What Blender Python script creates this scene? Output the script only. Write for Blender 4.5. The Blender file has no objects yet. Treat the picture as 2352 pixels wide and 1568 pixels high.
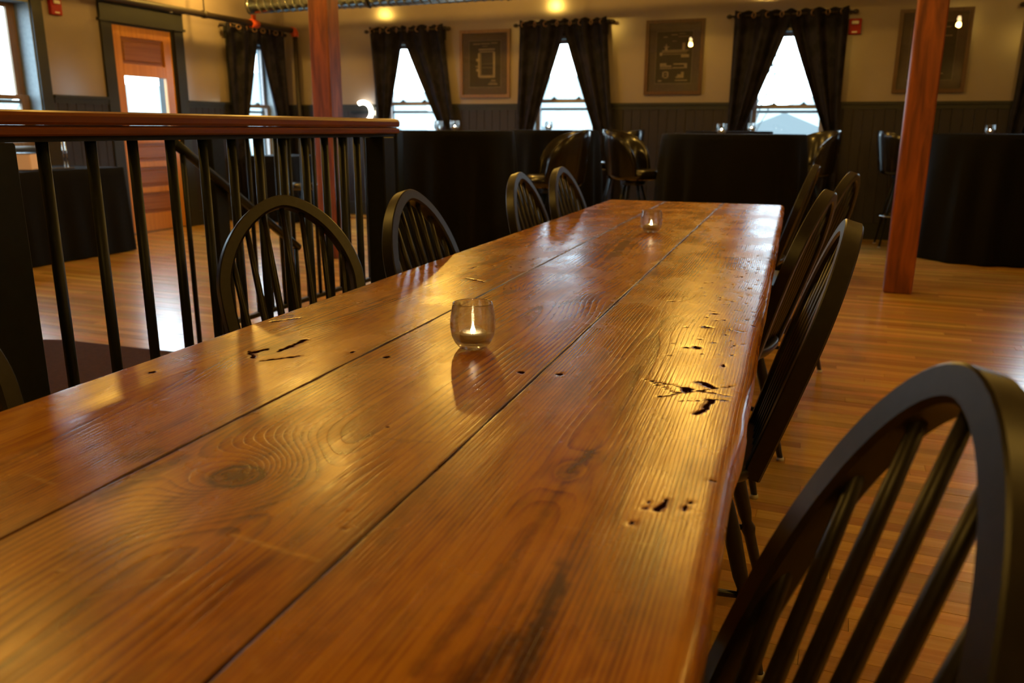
import bpy, math, random
import numpy as np
from mathutils import Vector, Matrix
R = random.Random(7)
PI = math.pi
S = bpy.context.scene
COL = S.collection

# ---------------------------------------------------------------- camera
cam_d = bpy.data.cameras.new('camera')
cam = bpy.data.objects.new('camera', cam_d)
COL.objects.link(cam)
S.camera = cam
cam_d.sensor_width = 36.0
cam_d.lens = 1883.1 / 2352 * 36.0
PITCH, ROLL, YAW = 0.254698, -0.005478, 0.37574
cam.matrix_world = (Matrix.Translation((0, 0, 1.12)) @ Matrix.Rotation(YAW, 4, 'Z') @
                    Matrix.Rotation(PI / 2 - PITCH, 4, 'X') @ Matrix.Rotation(-ROLL, 4, 'Z'))
cam_d.dof.use_dof = True
cam_d.dof.focus_distance = 1.55
cam_d.dof.aperture_fstop = 5.6
cam_d.clip_start = 0.02
cam_d.clip_end = 300

# ---------------------------------------------------------------- world
W = bpy.data.worlds.new('overcast_sky')
S.world = W
W.use_nodes = True
wn, wl = W.node_tree.nodes, W.node_tree.links
wn.clear()
wo = wn.new('ShaderNodeOutputWorld')
bg = wn.new('ShaderNodeBackground')
tc = wn.new('ShaderNodeTexCoord')
sx = wn.new('ShaderNodeSeparateXYZ')
rp = wn.new('ShaderNodeValToRGB')
wl.new(tc.outputs['Generated'], sx.inputs[0])
wl.new(sx.outputs['Z'], rp.inputs[0])
e = rp.color_ramp.elements
e[0].position = 0.0; e[0].color = (0.56, 0.76, 0.90, 1)
e[1].position = 0.25; e[1].color = (0.64, 0.86, 1.0, 1)
wl.new(rp.outputs[0], bg.inputs[0])
bg.inputs[1].default_value = 13.5
wl.new(bg.outputs[0], wo.inputs[0])

# ---------------------------------------------------------------- exposure
vs = S.view_settings
vs.view_transform = 'Standard'
vs.look = 'None'
vs.exposure = 0.0
vs.gamma = 1.0
vs.use_curve_mapping = False
try:
    S.cycles.max_bounces = 8
    S.cycles.diffuse_bounces = 3
    S.cycles.glossy_bounces = 3
    S.cycles.transmission_bounces = 8
    S.cycles.transparent_max_bounces = 12
    S.cycles.sample_clamp_indirect = 3.0
    S.cycles.blur_glossy = 0.5
    S.cycles.use_light_tree = False
except Exception:
    pass
LAMP_W = 30.0
LAMP_COL = (1.0, 0.56, 0.088)

# ---------------------------------------------------------------- node helpers
def new_mat(name):
    m = bpy.data.materials.new(name)
    m.use_nodes = True
    nt = m.node_tree
    b = nt.nodes['Principled BSDF']
    return m, nt.nodes, nt.links, b

def seti(b, **kw):
    for k, v in kw.items():
        k = k.replace('_', ' ')
        if k in b.inputs:
            b.inputs[k].default_value = v

def ramp(n, stops):
    r = n.new('ShaderNodeValToRGB')
    el = r.color_ramp.elements
    while len(el) < len(stops):
        el.new(0.5)
    for q, (p, c) in zip(el, stops):
        q.position = p
        q.color = (c[0], c[1], c[2], 1)
    return r

def plain(name, col, rough=0.6, noise=0.12, scale=30.0, bump=0.0, metallic=0.0, coat=0.0, sc=(1, 1, 1), spec=0.5):
    m, n, l, b = new_mat(name)
    t = n.new('ShaderNodeTexCoord')
    mp = n.new('ShaderNodeMapping')
    mp.inputs['Scale'].default_value = sc
    nz = n.new('ShaderNodeTexNoise')
    nz.inputs['Scale'].default_value = scale
    nz.inputs['Detail'].default_value = 4
    l.new(t.outputs['Object'], mp.inputs[0]); l.new(mp.outputs[0], nz.inputs[0])
    lo = tuple(max(0, c * (1 - noise)) for c in col)
    hi = tuple(min(1, c * (1 + noise)) for c in col)
    r = ramp(n, [(0.3, lo), (0.7, hi)])
    l.new(nz.outputs[0], r.inputs[0]); l.new(r.outputs[0], b.inputs['Base Color'])
    seti(b, Roughness=rough, Metallic=metallic, Coat_Weight=coat, Specular_IOR_Level=spec)
    if bump:
        bp = n.new('ShaderNodeBump')
        bp.inputs['Strength'].default_value = bump
        bp.inputs['Distance'].default_value = 0.002
        l.new(nz.outputs[0], bp.inputs['Height']); l.new(bp.outputs[0], b.inputs['Normal'])
    return m

def wood(name, dark, light, axis='Z', scale=9.0, rough=0.4, attr=None, bump=0.15, coat=0.0, world=False, stretch=14.0, spec=0.5):
    """grain stretched along an axis; attr = per-piece colour attribute giving tone and offset"""
    m, n, l, b = new_mat(name)
    t = n.new('ShaderNodeTexCoord')
    mp = n.new('ShaderNodeMapping')
    s = [scale * stretch / 2, scale * stretch / 2, scale * stretch / 2]
    s['XYZ'.index(axis)] = scale / 4
    mp.inputs['Scale'].default_value = s
    if world:
        g = n.new('ShaderNodeNewGeometry')
        src = g.outputs['Position']
    else:
        src = t.outputs['Object']
    if attr:
        at = n.new('ShaderNodeAttribute'); at.attribute_name = attr
        off = n.new('ShaderNodeVectorMath'); off.operation = 'SCALE'; off.inputs['Scale'].default_value = 37.0
        add = n.new('ShaderNodeVectorMath'); add.operation = 'ADD'
        l.new(at.outputs['Color'], off.inputs[0]); l.new(src, add.inputs[0]); l.new(off.outputs[0], add.inputs[1])
        src = add.outputs[0]
    l.new(src, mp.inputs[0])
    nz = n.new('ShaderNodeTexNoise'); nz.inputs['Scale'].default_value = 1.0
    nz.inputs['Detail'].default_value = 6; nz.inputs['Distortion'].default_value = 0.6
    l.new(mp.outputs[0], nz.inputs[0])
    r = ramp(n, [(0.28, dark), (0.5, tuple((a + c) / 2 for a, c in zip(dark, light))), (0.72, light)])
    l.new(nz.outputs[0], r.inputs[0])
    out = r.outputs[0]
    if attr:
        hs = n.new('ShaderNodeHueSaturation')
        sp = n.new('ShaderNodeSeparateColor'); l.new(at.outputs['Color'], sp.inputs[0])
        mr = n.new('ShaderNodeMapRange'); mr.inputs[3].default_value = 0.68; mr.inputs[4].default_value = 1.12
        l.new(sp.outputs[0], mr.inputs[0]); l.new(mr.outputs[0], hs.inputs['Value'])
        mh = n.new('ShaderNodeMapRange'); mh.inputs[3].default_value = 0.485; mh.inputs[4].default_value = 0.51
        l.new(sp.outputs[1], mh.inputs[0]); l.new(mh.outputs[0], hs.inputs['Hue'])
        l.new(out, hs.inputs['Color']); out = hs.outputs[0]
    l.new(out, b.inputs['Base Color'])
    bp = n.new('ShaderNodeBump'); bp.inputs['Strength'].default_value = bump; bp.inputs['Distance'].default_value = 0.001
    l.new(nz.outputs[0], bp.inputs['Height']); l.new(bp.outputs[0], b.inputs['Normal'])
    seti(b, Roughness=rough, Coat_Weight=coat, Coat_Roughness=0.15, Specular_IOR_Level=spec)
    return m

def glassy(name, tint=(1, 1, 1), rough=0.0, gloss=1.0, power=5.0, floor_=0.045):
    """thin pane: clear, with Fresnel reflection"""
    m = bpy.data.materials.new(name); m.use_nodes = True
    n, l = m.node_tree.nodes, m.node_tree.links
    n.clear()
    o = n.new('ShaderNodeOutputMaterial'); mx = n.new('ShaderNodeMixShader')
    tr = n.new('ShaderNodeBsdfTransparent'); tr.inputs[0].default_value = (*tint, 1)
    gl = n.new('ShaderNodeBsdfGlossy'); gl.inputs['Roughness'].default_value = rough
    lw = n.new('ShaderNodeLayerWeight'); lw.inputs[0].default_value = 0.5
    pw = n.new('ShaderNodeMath'); pw.operation = 'POWER'; pw.inputs[1].default_value = power
    ma = n.new('ShaderNodeMath'); ma.operation = 'MULTIPLY_ADD'; ma.inputs[1].default_value = 0.95 * gloss; ma.inputs[2].default_value = floor_ * gloss
    l.new(lw.outputs['Facing'], pw.inputs[0]); l.new(pw.outputs[0], ma.inputs[0]); l.new(ma.outputs[0], mx.inputs[0])
    l.new(tr.outputs[0], mx.inputs[1]); l.new(gl.outputs[0], mx.inputs[2]); l.new(mx.outputs[0], o.inputs[0])
    return m

def emit(name, col, s):
    m = bpy.data.materials.new(name); m.use_nodes = True
    n, l = m.node_tree.nodes, m.node_tree.links
    n.clear()
    o = n.new('ShaderNodeOutputMaterial'); em = n.new('ShaderNodeEmission')
    em.inputs[0].default_value = (*col, 1); em.inputs[1].default_value = s
    l.new(em.outputs[0], o.inputs[0])
    return m

# ---------------------------------------------------------------- materials
M = {}
def wall_paint():
    m, n, l, b = new_mat('tan_wall_paint')
    t = n.new('ShaderNodeNewGeometry')
    nz = n.new('ShaderNodeTexNoise'); nz.inputs['Scale'].default_value = 1.3; nz.inputs['Detail'].default_value = 5
    l.new(t.outputs['Position'], nz.inputs[0])
    r = ramp(n, [(0.3, (0.28, 0.228, 0.195)), (0.7, (0.325, 0.265, 0.23))])
    l.new(nz.outputs[0], r.inputs[0]); l.new(r.outputs[0], b.inputs['Base Color'])
    n2 = n.new('ShaderNodeTexNoise'); n2.inputs['Scale'].default_value = 55; n2.inputs['Detail'].default_value = 3
    l.new(t.outputs['Position'], n2.inputs[0])
    bp = n.new('ShaderNodeBump'); bp.inputs['Strength'].default_value = 0.06; bp.inputs['Distance'].default_value = 0.001
    l.new(n2.outputs[0], bp.inputs['Height']); l.new(bp.outputs[0], b.inputs['Normal'])
    seti(b, Roughness=0.16, Specular_IOR_Level=0.5)
    return m
M['wall'] = wall_paint()
M['plaster_white'] = plain('ceiling_paint', (0.55, 0.5, 0.42), 0.8)
M['wain'] = plain('grey_green_paint', (0.026, 0.022, 0.029), 0.5, 0.15, 3, spec=0.3)
M['trim'] = plain('dark_trim_paint', (0.026, 0.027, 0.026), 0.45, 0.1, 5, spec=0.3)
M['sashpaint'] = plain('window_sash_paint', (0.34, 0.30, 0.29), 0.5)
M['sashwood'] = wood('window_oak', (0.16, 0.09, 0.035), (0.28, 0.17, 0.075), 'Z', 6, 0.45)
M['reveal'] = plain('reveal_paint', (0.20, 0.25, 0.28), 0.5)
M['subfloor'] = plain('floor_joint_dark', (0.05, 0.022, 0.008), 0.8)
M['floor'] = wood('maple_strip', (0.60, 0.32, 0.06), (0.78, 0.47, 0.12), 'X', 7, 0.26, attr='tone', bump=0.06, world=True, coat=0.25)
M['post'] = wood('red_stained_post', (0.07, 0.010, 0.003), (0.36, 0.092, 0.014), 'Z', 8, 0.5, bump=0.5, stretch=4)
M['rail'] = wood('rail_wood', (0.13, 0.030, 0.005), (0.26, 0.075, 0.012), 'Y', 7, 0.38, bump=0.08, spec=0.4)
M['iron'] = plain('black_iron_paint', (0.006, 0.010, 0.016), 0.45, 0.2, 40, spec=0.3)
M['chair'] = plain('black_lacquer', (0.013, 0.0115, 0.0115), 0.38, 0.3, 60, bump=0.04, spec=0.5)
M['glide'] = plain('white_glide', (0.7, 0.7, 0.68), 0.5)
M['cloth'] = plain('black_cloth', (0.004, 0.0036, 0.0036), 0.9, 0.3, 90, bump=0.2, spec=0.15)
M['vinyl'] = plain('black_vinyl', (0.012, 0.010, 0.009), 0.2, 0.2, 50, bump=0.03, coat=0.2)
M['chrome'] = plain('chrome', (0.6, 0.6, 0.6), 0.18, 0.05, 20, metallic=1.0)
M['brass'] = plain('brass', (0.55, 0.33, 0.12), 0.3, 0.1, 20, metallic=1.0)
M['bronze'] = plain('bronze_ring', (0.30, 0.19, 0.12), 0.35, 0.1, 20, metallic=0.9)
M['galv'] = plain('galvanised_steel', (0.42, 0.45, 0.47), 0.25, 0.15, 8, metallic=1.0)
M['pipe'] = plain('dark_pipe', (0.022, 0.014, 0.010), 0.5)
M['red'] = plain('red_plastic', (0.30, 0.010, 0.008), 0.55, spec=0.3)
M['redmetal'] = plain('red_coupling', (0.5, 0.07, 0.02), 0.35)
M['lens'] = plain('strobe_lens', (0.7, 0.68, 0.62), 0.2)
M['white'] = plain('white_plastic', (0.7, 0.68, 0.62), 0.4)
M['doorwood'] = wood('door_fir', (0.50, 0.19, 0.022), (0.66, 0.29, 0.04), 'Z', 6, 0.38, bump=0.1, coat=0.2)
M['doorpanel_shaded'] = wood('door_fir_panel_shaded', (0.24, 0.085, 0.02), (0.36, 0.14, 0.035), 'Y', 6, 0.4, bump=0.1)  # darker copy of the door fir: shade of the recessed panels put into the colour
M['frame_gold'] = wood('frame_antique_gold', (0.13, 0.06, 0.018), (0.22, 0.12, 0.035), 'Z', 10, 0.4)
M['frame_walnut'] = wood('frame_walnut', (0.05, 0.02, 0.008), (0.10, 0.04, 0.015), 'Z', 10, 0.4)
M['matboard'] = plain('taupe_mat_board', (0.066, 0.048, 0.046), 0.8)
M['matinner'] = plain('pale_mat_line', (0.14, 0.12, 0.10), 0.8)
M['print'] = plain('dark_print', (0.022, 0.016, 0.010), 0.7)
M['ink'] = plain('print_lines', (0.22, 0.17, 0.115), 0.7)
M['mat'] = plain('brown_rubber_mat', (0.060, 0.026, 0.012), 0.95, 0.15, 60, bump=0.2, spec=0.12)
M['pane'] = glassy('window_glass')
M['picglass'] = glassy('picture_glass', gloss=0.9)
M['wax'] = None
m, n, l, b = new_mat('tealight_wax')
seti(b, Base_Color=(0.9, 0.86, 0.74, 1), Roughness=0.45)
M['wax'] = m
M['cup'] = plain('tealight_cup', (0.55, 0.50, 0.44), 0.35)
M['wick'] = plain('charred_wick', (0.02, 0.015, 0.01), 0.9)
M['flame'] = emit('candle_flame', (1.0, 0.76, 0.40), 120.0)
M['neon'] = emit('neon_tube', (1.0, 0.93, 0.72), 9.0)
M['bulb'] = emit('warm_bulb', (1.0, 0.66, 0.3), 22.0)
m, n, l, b = new_mat('votive_glass')
seti(b, Base_Color=(0.98, 0.99, 1.0, 1), Roughness=0.0, Transmission_Weight=1.0, IOR=1.48)
M['glass'] = m
def cup_glass():
    # clear blown glass: part refracting, part passing light straight on, so candle light gets out through it
    m = glassy('clear_votive_glass', (0.99, 0.99, 0.985), 0.0, 1.0, 2.2, 0.03)
    n, l = m.node_tree.nodes, m.node_tree.links
    out = [q for q in n if q.type == 'OUTPUT_MATERIAL'][0]
    thin = out.inputs[0].links[0].from_socket
    g = n.new('ShaderNodeBsdfGlass'); g.inputs['IOR'].default_value = 1.46; g.inputs['Roughness'].default_value = 0.0
    mx = n.new('ShaderNodeMixShader'); mx.inputs[0].default_value = 0.5
    l.new(thin, mx.inputs[1]); l.new(g.outputs[0], mx.inputs[2]); l.new(mx.outputs[0], out.inputs[0])
    return m
M['cupglass'] = cup_glass()
M['lantern'] = None
m, n, l, b = new_mat('parchment_shade')
seti(b, Base_Color=(0.62, 0.36, 0.16, 1), Roughness=0.7, Subsurface_Weight=0.2)
b.inputs['Emission Color'].default_value = (1.0, 0.5, 0.2, 1)
b.inputs['Emission Strength'].default_value = 0.22
M['lantern'] = m
M['outwall'] = plain('pale_siding', (0.125, 0.135, 0.13), 0.8)
M['outhill'] = plain('hazy_hillside', (0.098, 0.110, 0.105), 0.9, 0.12, 0.15)
M['outroof'] = plain('grey_roof', (0.080, 0.092, 0.095), 0.8)
M['outdark'] = plain('house_window', (0.03, 0.038, 0.042), 0.5)
M['outground'] = plain('winter_ground', (0.07, 0.08, 0.08), 0.9, 0.3, 0.2)
M['bark'] = plain('pale_bark', (0.05, 0.056, 0.057), 0.9)

for k_ in ('bulb', 'lantern'):      # the point lights carry the lamps' light; their small meshes need no sampling of their own
    try: M[k_].cycles.emission_sampling = 'NONE'
    except Exception: pass

def curtain_mat():
    m, n, l, b = new_mat('damask_curtain')
    t = n.new('ShaderNodeNewGeometry')
    mp = n.new('ShaderNodeMapping'); mp.inputs['Scale'].default_value = (11, 11, 9)
    vo = n.new('ShaderNodeTexVoronoi'); vo.inputs['Scale'].default_value = 1.0
    nz = n.new('ShaderNodeTexNoise'); nz.inputs['Scale'].default_value = 2.5; nz.inputs['Detail'].default_value = 3
    mx = n.new('ShaderNodeMath'); mx.operation = 'MULTIPLY'
    l.new(t.outputs['Position'], mp.inputs[0]); l.new(mp.outputs[0], vo.inputs[0]); l.new(mp.outputs[0], nz.inputs[0])
    l.new(vo.outputs['Distance'], mx.inputs[0]); l.new(nz.outputs[0], mx.inputs[1])
    r = ramp(n, [(0.18, (0.005, 0.0042, 0.009)), (0.28, (0.0125, 0.010, 0.020))])
    l.new(mx.outputs[0], r.inputs[0]); l.new(r.outputs[0], b.inputs['Base Color'])
    seti(b, Roughness=0.7, Specular_IOR_Level=0.2)
    return m
M['curtain'] = curtain_mat()

def table_mat():
    """aged pine: ring phase, stains and dents come from attributes laid on the planks"""
    m, n, l, b = new_mat('aged_pine_varnished')
    def A(name):
        a = n.new('ShaderNodeAttribute'); a.attribute_name = name; return a.outputs['Fac']
    def mth(op, a, c=None, clamp=False):
        q = n.new('ShaderNodeMath'); q.operation = op; q.use_clamp = clamp
        for i, v in enumerate((a, c)):
            if v is None: continue
            if isinstance(v, (int, float)): q.inputs[i].default_value = v
            else: l.new(v, q.inputs[i])
        return q.outputs[0]
    tco = n.new('ShaderNodeTexCoord').outputs['Object']
    def noise(sc, detail=4, dist=0.0, s=1.0):
        mp = n.new('ShaderNodeMapping'); mp.inputs['Scale'].default_value = sc
        z = n.new('ShaderNodeTexNoise'); z.inputs['Scale'].default_value = s
        z.inputs['Detail'].default_value = detail; z.inputs['Distortion'].default_value = dist
        l.new(tco, mp.inputs[0]); l.new(mp.outputs[0], z.inputs[0]); return z.outputs[0]
    ph = A('phase'); dark = A('dark'); dent = A('dent'); pale = A('pale'); tone = A('tone')
    fib = noise((420, 9, 60), 4)
    wob = noise((30, 5, 10), 3)
    p2 = mth('ADD', ph, mth('MULTIPLY', mth('SUBTRACT', wob, 0.5), 0.55))
    fr = mth('FRACT', p2)
    # slow rise through the earlywood, then a sharp latewood line
    up = mth('POWER', fr, 2.6)
    dn = mth('SUBTRACT', 1.0, mth('POWER', fr, 14.0))
    ring = mth('MULTIPLY', up, dn)
    amp = noise((7, 1.3, 4), 3)
    mr = n.new('ShaderNodeMapRange'); mr.inputs[1].default_value = 0.35; mr.inputs[2].default_value = 0.68
    mr.inputs[3].default_value = 0.30; mr.inputs[4].default_value = 1.0
    l.new(amp, mr.inputs[0])
    ringc = mth('MULTIPLY', ring, mr.outputs[0])
    band = noise((34, 1.1, 10), 3)
    soot = noise((48, 17, 20), 6, 0.5)
    base = ramp(n, [(0.0, (0.56, 0.235, 0.008)), (0.35, (0.43, 0.155, 0.006)), (0.7, (0.22, 0.060, 0.003)), (1.0, (0.11, 0.020, 0.001))])
    v = mth('ADD', mth('MULTIPLY', ringc, 0.95), mth('MULTIPLY', mth('SUBTRACT', fib, 0.5), 0.95))
    v = mth('ADD', v, mth('MULTIPLY', mth('SUBTRACT', band, 0.45), 0.95))
    v = mth('ADD', v, mth('MULTIPLY', mth('SUBTRACT', soot, 0.45), 0.85))
    blot = noise((6, 1.6, 3), 5, 0.8)
    v = mth('ADD', v, mth('MULTIPLY', mth('SUBTRACT', blot, 0.42), 1.0))
    v = mth('ADD', v, tone, True)
    l.new(v, base.inputs[0])
    # small grey-brown grime blotches
    gr = noise((26, 9, 10), 6, 0.3)
    grr = ramp(n, [(0.52, (0, 0, 0)), (0.80, (1, 1, 1))]); l.new(gr, grr.inputs[0])
    mx = n.new('ShaderNodeMixRGB'); mx.inputs[2].default_value = (0.12, 0.055, 0.012, 1)
    l.new(mth('MULTIPLY', grr.outputs[0], 0.55), mx.inputs[0]); l.new(base.outputs[0], mx.inputs[1])
    # placed stains
    dn2 = noise((150, 90, 90), 5)
    ds = mth('MULTIPLY', dark, mth('ADD', 0.68, dn2), True)
    mx2 = n.new('ShaderNodeMixRGB'); mx2.inputs[2].default_value = (0.070, 0.014, 0.0015, 1)
    l.new(ds, mx2.inputs[0]); l.new(mx.outputs[0], mx2.inputs[1])
    # pale scratches
    mx3 = n.new('ShaderNodeMixRGB'); mx3.inputs[2].default_value = (0.75, 0.45, 0.12, 1)
    ps = mth('MULTIPLY', pale, mth('ADD', 0.2, dn2), True)
    l.new(ps, mx3.inputs[0]); l.new(mx2.outputs[0], mx3.inputs[1])
    # dents hold dirt
    de = ramp(n, [(0.30, (0, 0, 0)), (0.55, (1, 1, 1))])
    l.new(mth('MULTIPLY', dent, mth('ADD', 0.1, mth('MULTIPLY', dn2, 1.7))), de.inputs[0])
    mx4 = n.new('ShaderNodeMixRGB'); mx4.inputs[2].default_value = (0.018, 0.005, 0.0015, 1)
    l.new(de.outputs[0], mx4.inputs[0]); l.new(mx3.outputs[0], mx4.inputs[1])
    l.new(mx4.outputs[0], b.inputs['Base Color'])
    # relief
    tiny = noise((300, 60, 100), 3)
    mid = noise((16, 7, 8), 4, 0.4)
    hgt = mth('MULTIPLY', ringc, -0.34)
    hgt = mth('ADD', hgt, mth('MULTIPLY', fib, 0.30))
    hgt = mth('ADD', hgt, mth('MULTIPLY', tiny, 0.15))
    hgt = mth('ADD', hgt, mth('MULTIPLY', mid, 0.55))
    hgt = mth('SUBTRACT', hgt, mth('MULTIPLY', de.outputs[0], 1.4))
    bp = n.new('ShaderNodeBump'); bp.inputs['Strength'].default_value = 0.75; bp.inputs['Distance'].default_value = 0.0009
    l.new(hgt, bp.inputs['Height']); l.new(bp.outputs[0], b.inputs['Normal'])
    rr = n.new('ShaderNodeMapRange'); rr.inputs[1].default_value = 0.3; rr.inputs[2].default_value = 0.7
    rr.inputs[3].default_value = 0.19; rr.inputs[4].default_value = 0.33
    l.new(noise((9, 5, 5), 5), rr.inputs[0])
    l.new(mth('ADD', rr.outputs[0], mth('MULTIPLY', de.outputs[0], 0.3)), b.inputs['Roughness'])
    l.new(mth('MULTIPLY', mth('SUBTRACT', 1.0, de.outputs[0]), 0.5), b.inputs['Specular IOR Level'])
    return m
M['table'] = table_mat()
M['tablewood'] = wood('table_frame_pine', (0.15, 0.045, 0.010), (0.30, 0.11, 0.024), 'Y', 6, 0.45, bump=0.1)

# ---------------------------------------------------------------- mesh helpers
class MB:
    def __init__(s):
        s.v, s.f, s.sm = [], [], []
    def add(s, vs, fs, smooth=False):
        o = len(s.v)
        s.v += [tuple(p) for p in vs]
        s.f += [tuple(i + o for i in f) for f in fs]
        s.sm += [smooth] * len(fs)
        return s
    def box(s, a, b, bev=0.0):
        x0, y0, z0 = a; x1, y1, z1 = b
        if bev <= 0:
            vs = [(x0, y0, z0), (x1, y0, z0), (x1, y1, z0), (x0, y1, z0), (x0, y0, z1), (x1, y0, z1), (x1, y1, z1), (x0, y1, z1)]
            return s.add(vs, [(0, 3, 2, 1), (4, 5, 6, 7), (0, 1, 5, 4), (1, 2, 6, 5), (2, 3, 7, 6), (3, 0, 4, 7)])
        e = bev
        def ring(z, i):
            return [(x0 + i, y0 + e, z), (x0 + e, y0 + i, z), (x1 - e, y0 + i, z), (x1 - i, y0 + e, z),
                    (x1 - i, y1 - e, z), (x1 - e, y1 - i, z), (x0 + e, y1 - i, z), (x0 + i, y1 - e, z)]
        vs = ring(z0, e) + ring(z0 + e, 0) + ring(z1 - e, 0) + ring(z1, e)
        fs = [tuple(range(7, -1, -1)), tuple(range(24, 32))]
        for k in range(3):
            for i in range(8):
                j = (i + 1) % 8
                fs.append((k * 8 + i, k * 8 + j, k * 8 + 8 + j, k * 8 + 8 + i))
        return s.add(vs, fs)
    def tube(s, pts, rad, seg=8, closed=False, caps=True):
        pts = [Vector(p) for p in pts]
        n = len(pts)
        rad = [rad] * n if isinstance(rad, (int, float)) else list(rad)
        vs = []
        up = None
        for i, p in enumerate(pts):
            if closed:
                d = pts[(i + 1) % n] - pts[i - 1]
            else:
                d = pts[min(i + 1, n - 1)] - pts[max(i - 1, 0)]
            d.normalize()
            if up is None:
                up = Vector((0, 0, 1)) if abs(d.z) < 0.9 else Vector((1, 0, 0))
            a = d.cross(up)
            if a.length < 1e-5: a = d.cross(Vector((0, 1, 0)))
            a.normalize(); c = a.cross(d); up = c
            for k in range(seg):
                t = 2 * PI * k / seg
                vs.append(p + a * math.cos(t) * rad[i] + c * math.sin(t) * rad[i])
        fs = []
        for i in range(n if closed else n - 1):
            j = (i + 1) % n
            for k in range(seg):
                k2 = (k + 1) % seg
                fs.append((i * seg + k, i * seg + k2, j * seg + k2, j * seg + k))
        s.add(vs, fs, True)
        if caps and not closed:
            o = len(s.v) - len(vs)
            s.f += [tuple(o + k for k in range(seg - 1, -1, -1)), tuple(o + (n - 1) * seg + k for k in range(seg))]
            s.sm += [False, False]
        return s
    def lathe(s, prof, seg=24, c=(0, 0, 0), smooth=True):
        vs, fs = [], []
        m = len(prof)
        for k in range(seg):
            t = 2 * PI * k / seg
            for r, z in prof:
                vs.append((c[0] + r * math.cos(t), c[1] + r * math.sin(t), c[2] + z))
        for k in range(seg):
            k2 = (k + 1) % seg
            for i in range(m - 1):
                fs.append((k * m + i, k2 * m + i, k2 * m + i + 1, k * m + i + 1))
        return s.add(vs, fs, smooth)
    def grid(s, P, smooth=True, flip=False):
        nu, nv = len(P), len(P[0])
        vs = [p for row in P for p in row]
        fs = []
        for i in range(nu - 1):
            for j in range(nv - 1):
                q = (i * nv + j, (i + 1) * nv + j, (i + 1) * nv + j + 1, i * nv + j + 1)
                fs.append(q[::-1] if flip else q)
        return s.add(vs, fs, smooth)
    def extrude(s, poly, z0, z1, axis=2):
        """poly of 2-D points extruded along an axis"""
        n = len(poly)
        def P(a, z):
            return {2: (a[0], a[1], z), 1: (a[0], z, a[1]), 0: (z, a[0], a[1])}[axis]
        vs = [P(a, z0) for a in poly] + [P(a, z1) for a in poly]
        fs = [tuple(range(n - 1, -1, -1)), tuple(range(n, 2 * n))] + [(i, (i + 1) % n, n + (i + 1) % n, n + i) for i in range(n)]
        return s.add(vs, fs)
    def mesh(s, name):
        me = bpy.data.meshes.new(name)
        me.from_pydata(s.v, [], s.f)
        me.polygons.foreach_set('use_smooth', s.sm)
        me.update()
        return me
    def build(s, name, mat, parent=None, **tags):
        o = bpy.data.objects.new(name, s.mesh(name))
        if mat is not None: o.data.materials.append(M[mat] if isinstance(mat, str) else mat)
        COL.objects.link(o)
        if parent is not None: o.parent = parent
        for k, v in tags.items(): o[k] = v
        return o

def fixn(o):
    import bmesh
    bm = bmesh.new(); bm.from_mesh(o.data)
    bmesh.ops.recalc_face_normals(bm, faces=bm.faces)
    bm.to_mesh(o.data); bm.free()
    return o

def thing(name, label, cat, loc=(0, 0, 0), rz=0.0, group=None):
    o = bpy.data.objects.new(name, None)
    o.empty_display_size = 0.1
    COL.objects.link(o)
    o.location = loc; o.rotation_euler = (0, 0, rz)
    o['label'] = label; o['category'] = cat
    if group: o['group'] = group
    return o

def tag(o, label, cat, group=None, kind=None):
    o['label'] = label; o['category'] = cat
    if group: o['group'] = group
    if kind: o['kind'] = kind
    return o

def dup(root, loc, rz, label=None, group=None):
    r = root.copy(); COL.objects.link(r)
    r.location = loc; r.rotation_euler = (0, 0, rz)
    if label: r['label'] = label
    if group: r['group'] = group
    for ch in list(root.children):
        c = ch.copy(); COL.objects.link(c); c.parent = r
        for g in list(ch.children):
            d = g.copy(); COL.objects.link(d); d.parent = c
    return r

def structure(name, loc=(0, 0, 0)):
    o = bpy.data.objects.new(name, None); COL.objects.link(o); o.location = loc
    o['kind'] = 'structure'
    return o

# ================================================================ THE ROOM
XL, XR, YB, YF, ZC = -6.95, 3.6, 9.465, -4.0, 3.1
TH = 0.24
RAILZ = 1.40

# openings: (a0, a1, z0, z1)
back_open = [(-5.50, -4.74, 0.55, 2.12), (-3.48, -2.72, 0.55, 2.12), (-0.99, -0.23, 0.55, 2.12), (1.62, 2.38, 0.55, 2.12)]
left_open = [(4.62, 5.74, 0.92, 2.2), (6.62, 7.47, 0.0, 2.13), (8.42, 9.18, 0.50, 2.12)]

def wall_mesh(opens, a0, a1, fn):
    mb = MB()
    cuts = sorted(opens)
    cur = a0
    for o in cuts:
        fn(mb, cur, o[0], 0, ZC)
        if o[2] > 0: fn(mb, o[0], o[1], 0, o[2])
        fn(mb, o[0], o[1], o[3], ZC)
        cur = o[1]
    fn(mb, cur, a1, 0, ZC)
    return mb

wall_back = wall_mesh(back_open, XL - TH, XR + TH, lambda mb, a, c, z0, z1: mb.box((a, YB, z0), (c, YB + TH, z1))).build('wall_back', 'wall', kind='structure')
wall_left = wall_mesh(left_open, YF, YB, lambda mb, a, c, z0, z1: mb.box((XL - TH, a, z0), (XL, c, z1))).build('wall_left', 'wall', kind='structure')
wall_right = MB().box((XR, YF, 0), (XR + TH, YB, ZC)).build('wall_right', 'wall', kind='structure')
wall_front = MB().box((XL - TH, YF - TH, 0), (XR + TH, YF, ZC)).build('wall_front', 'wall', kind='structure')
ceiling = MB().box((XL - TH, YF - TH, ZC), (XR + TH, YB + TH, ZC + 0.1)).build('ceiling', 'plaster_white', kind='structure')
floor = MB().box((XL - TH, YF - TH, -0.08), (XR + TH, YB + TH, -0.012)).build('floor', 'subfloor', kind='structure')

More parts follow.
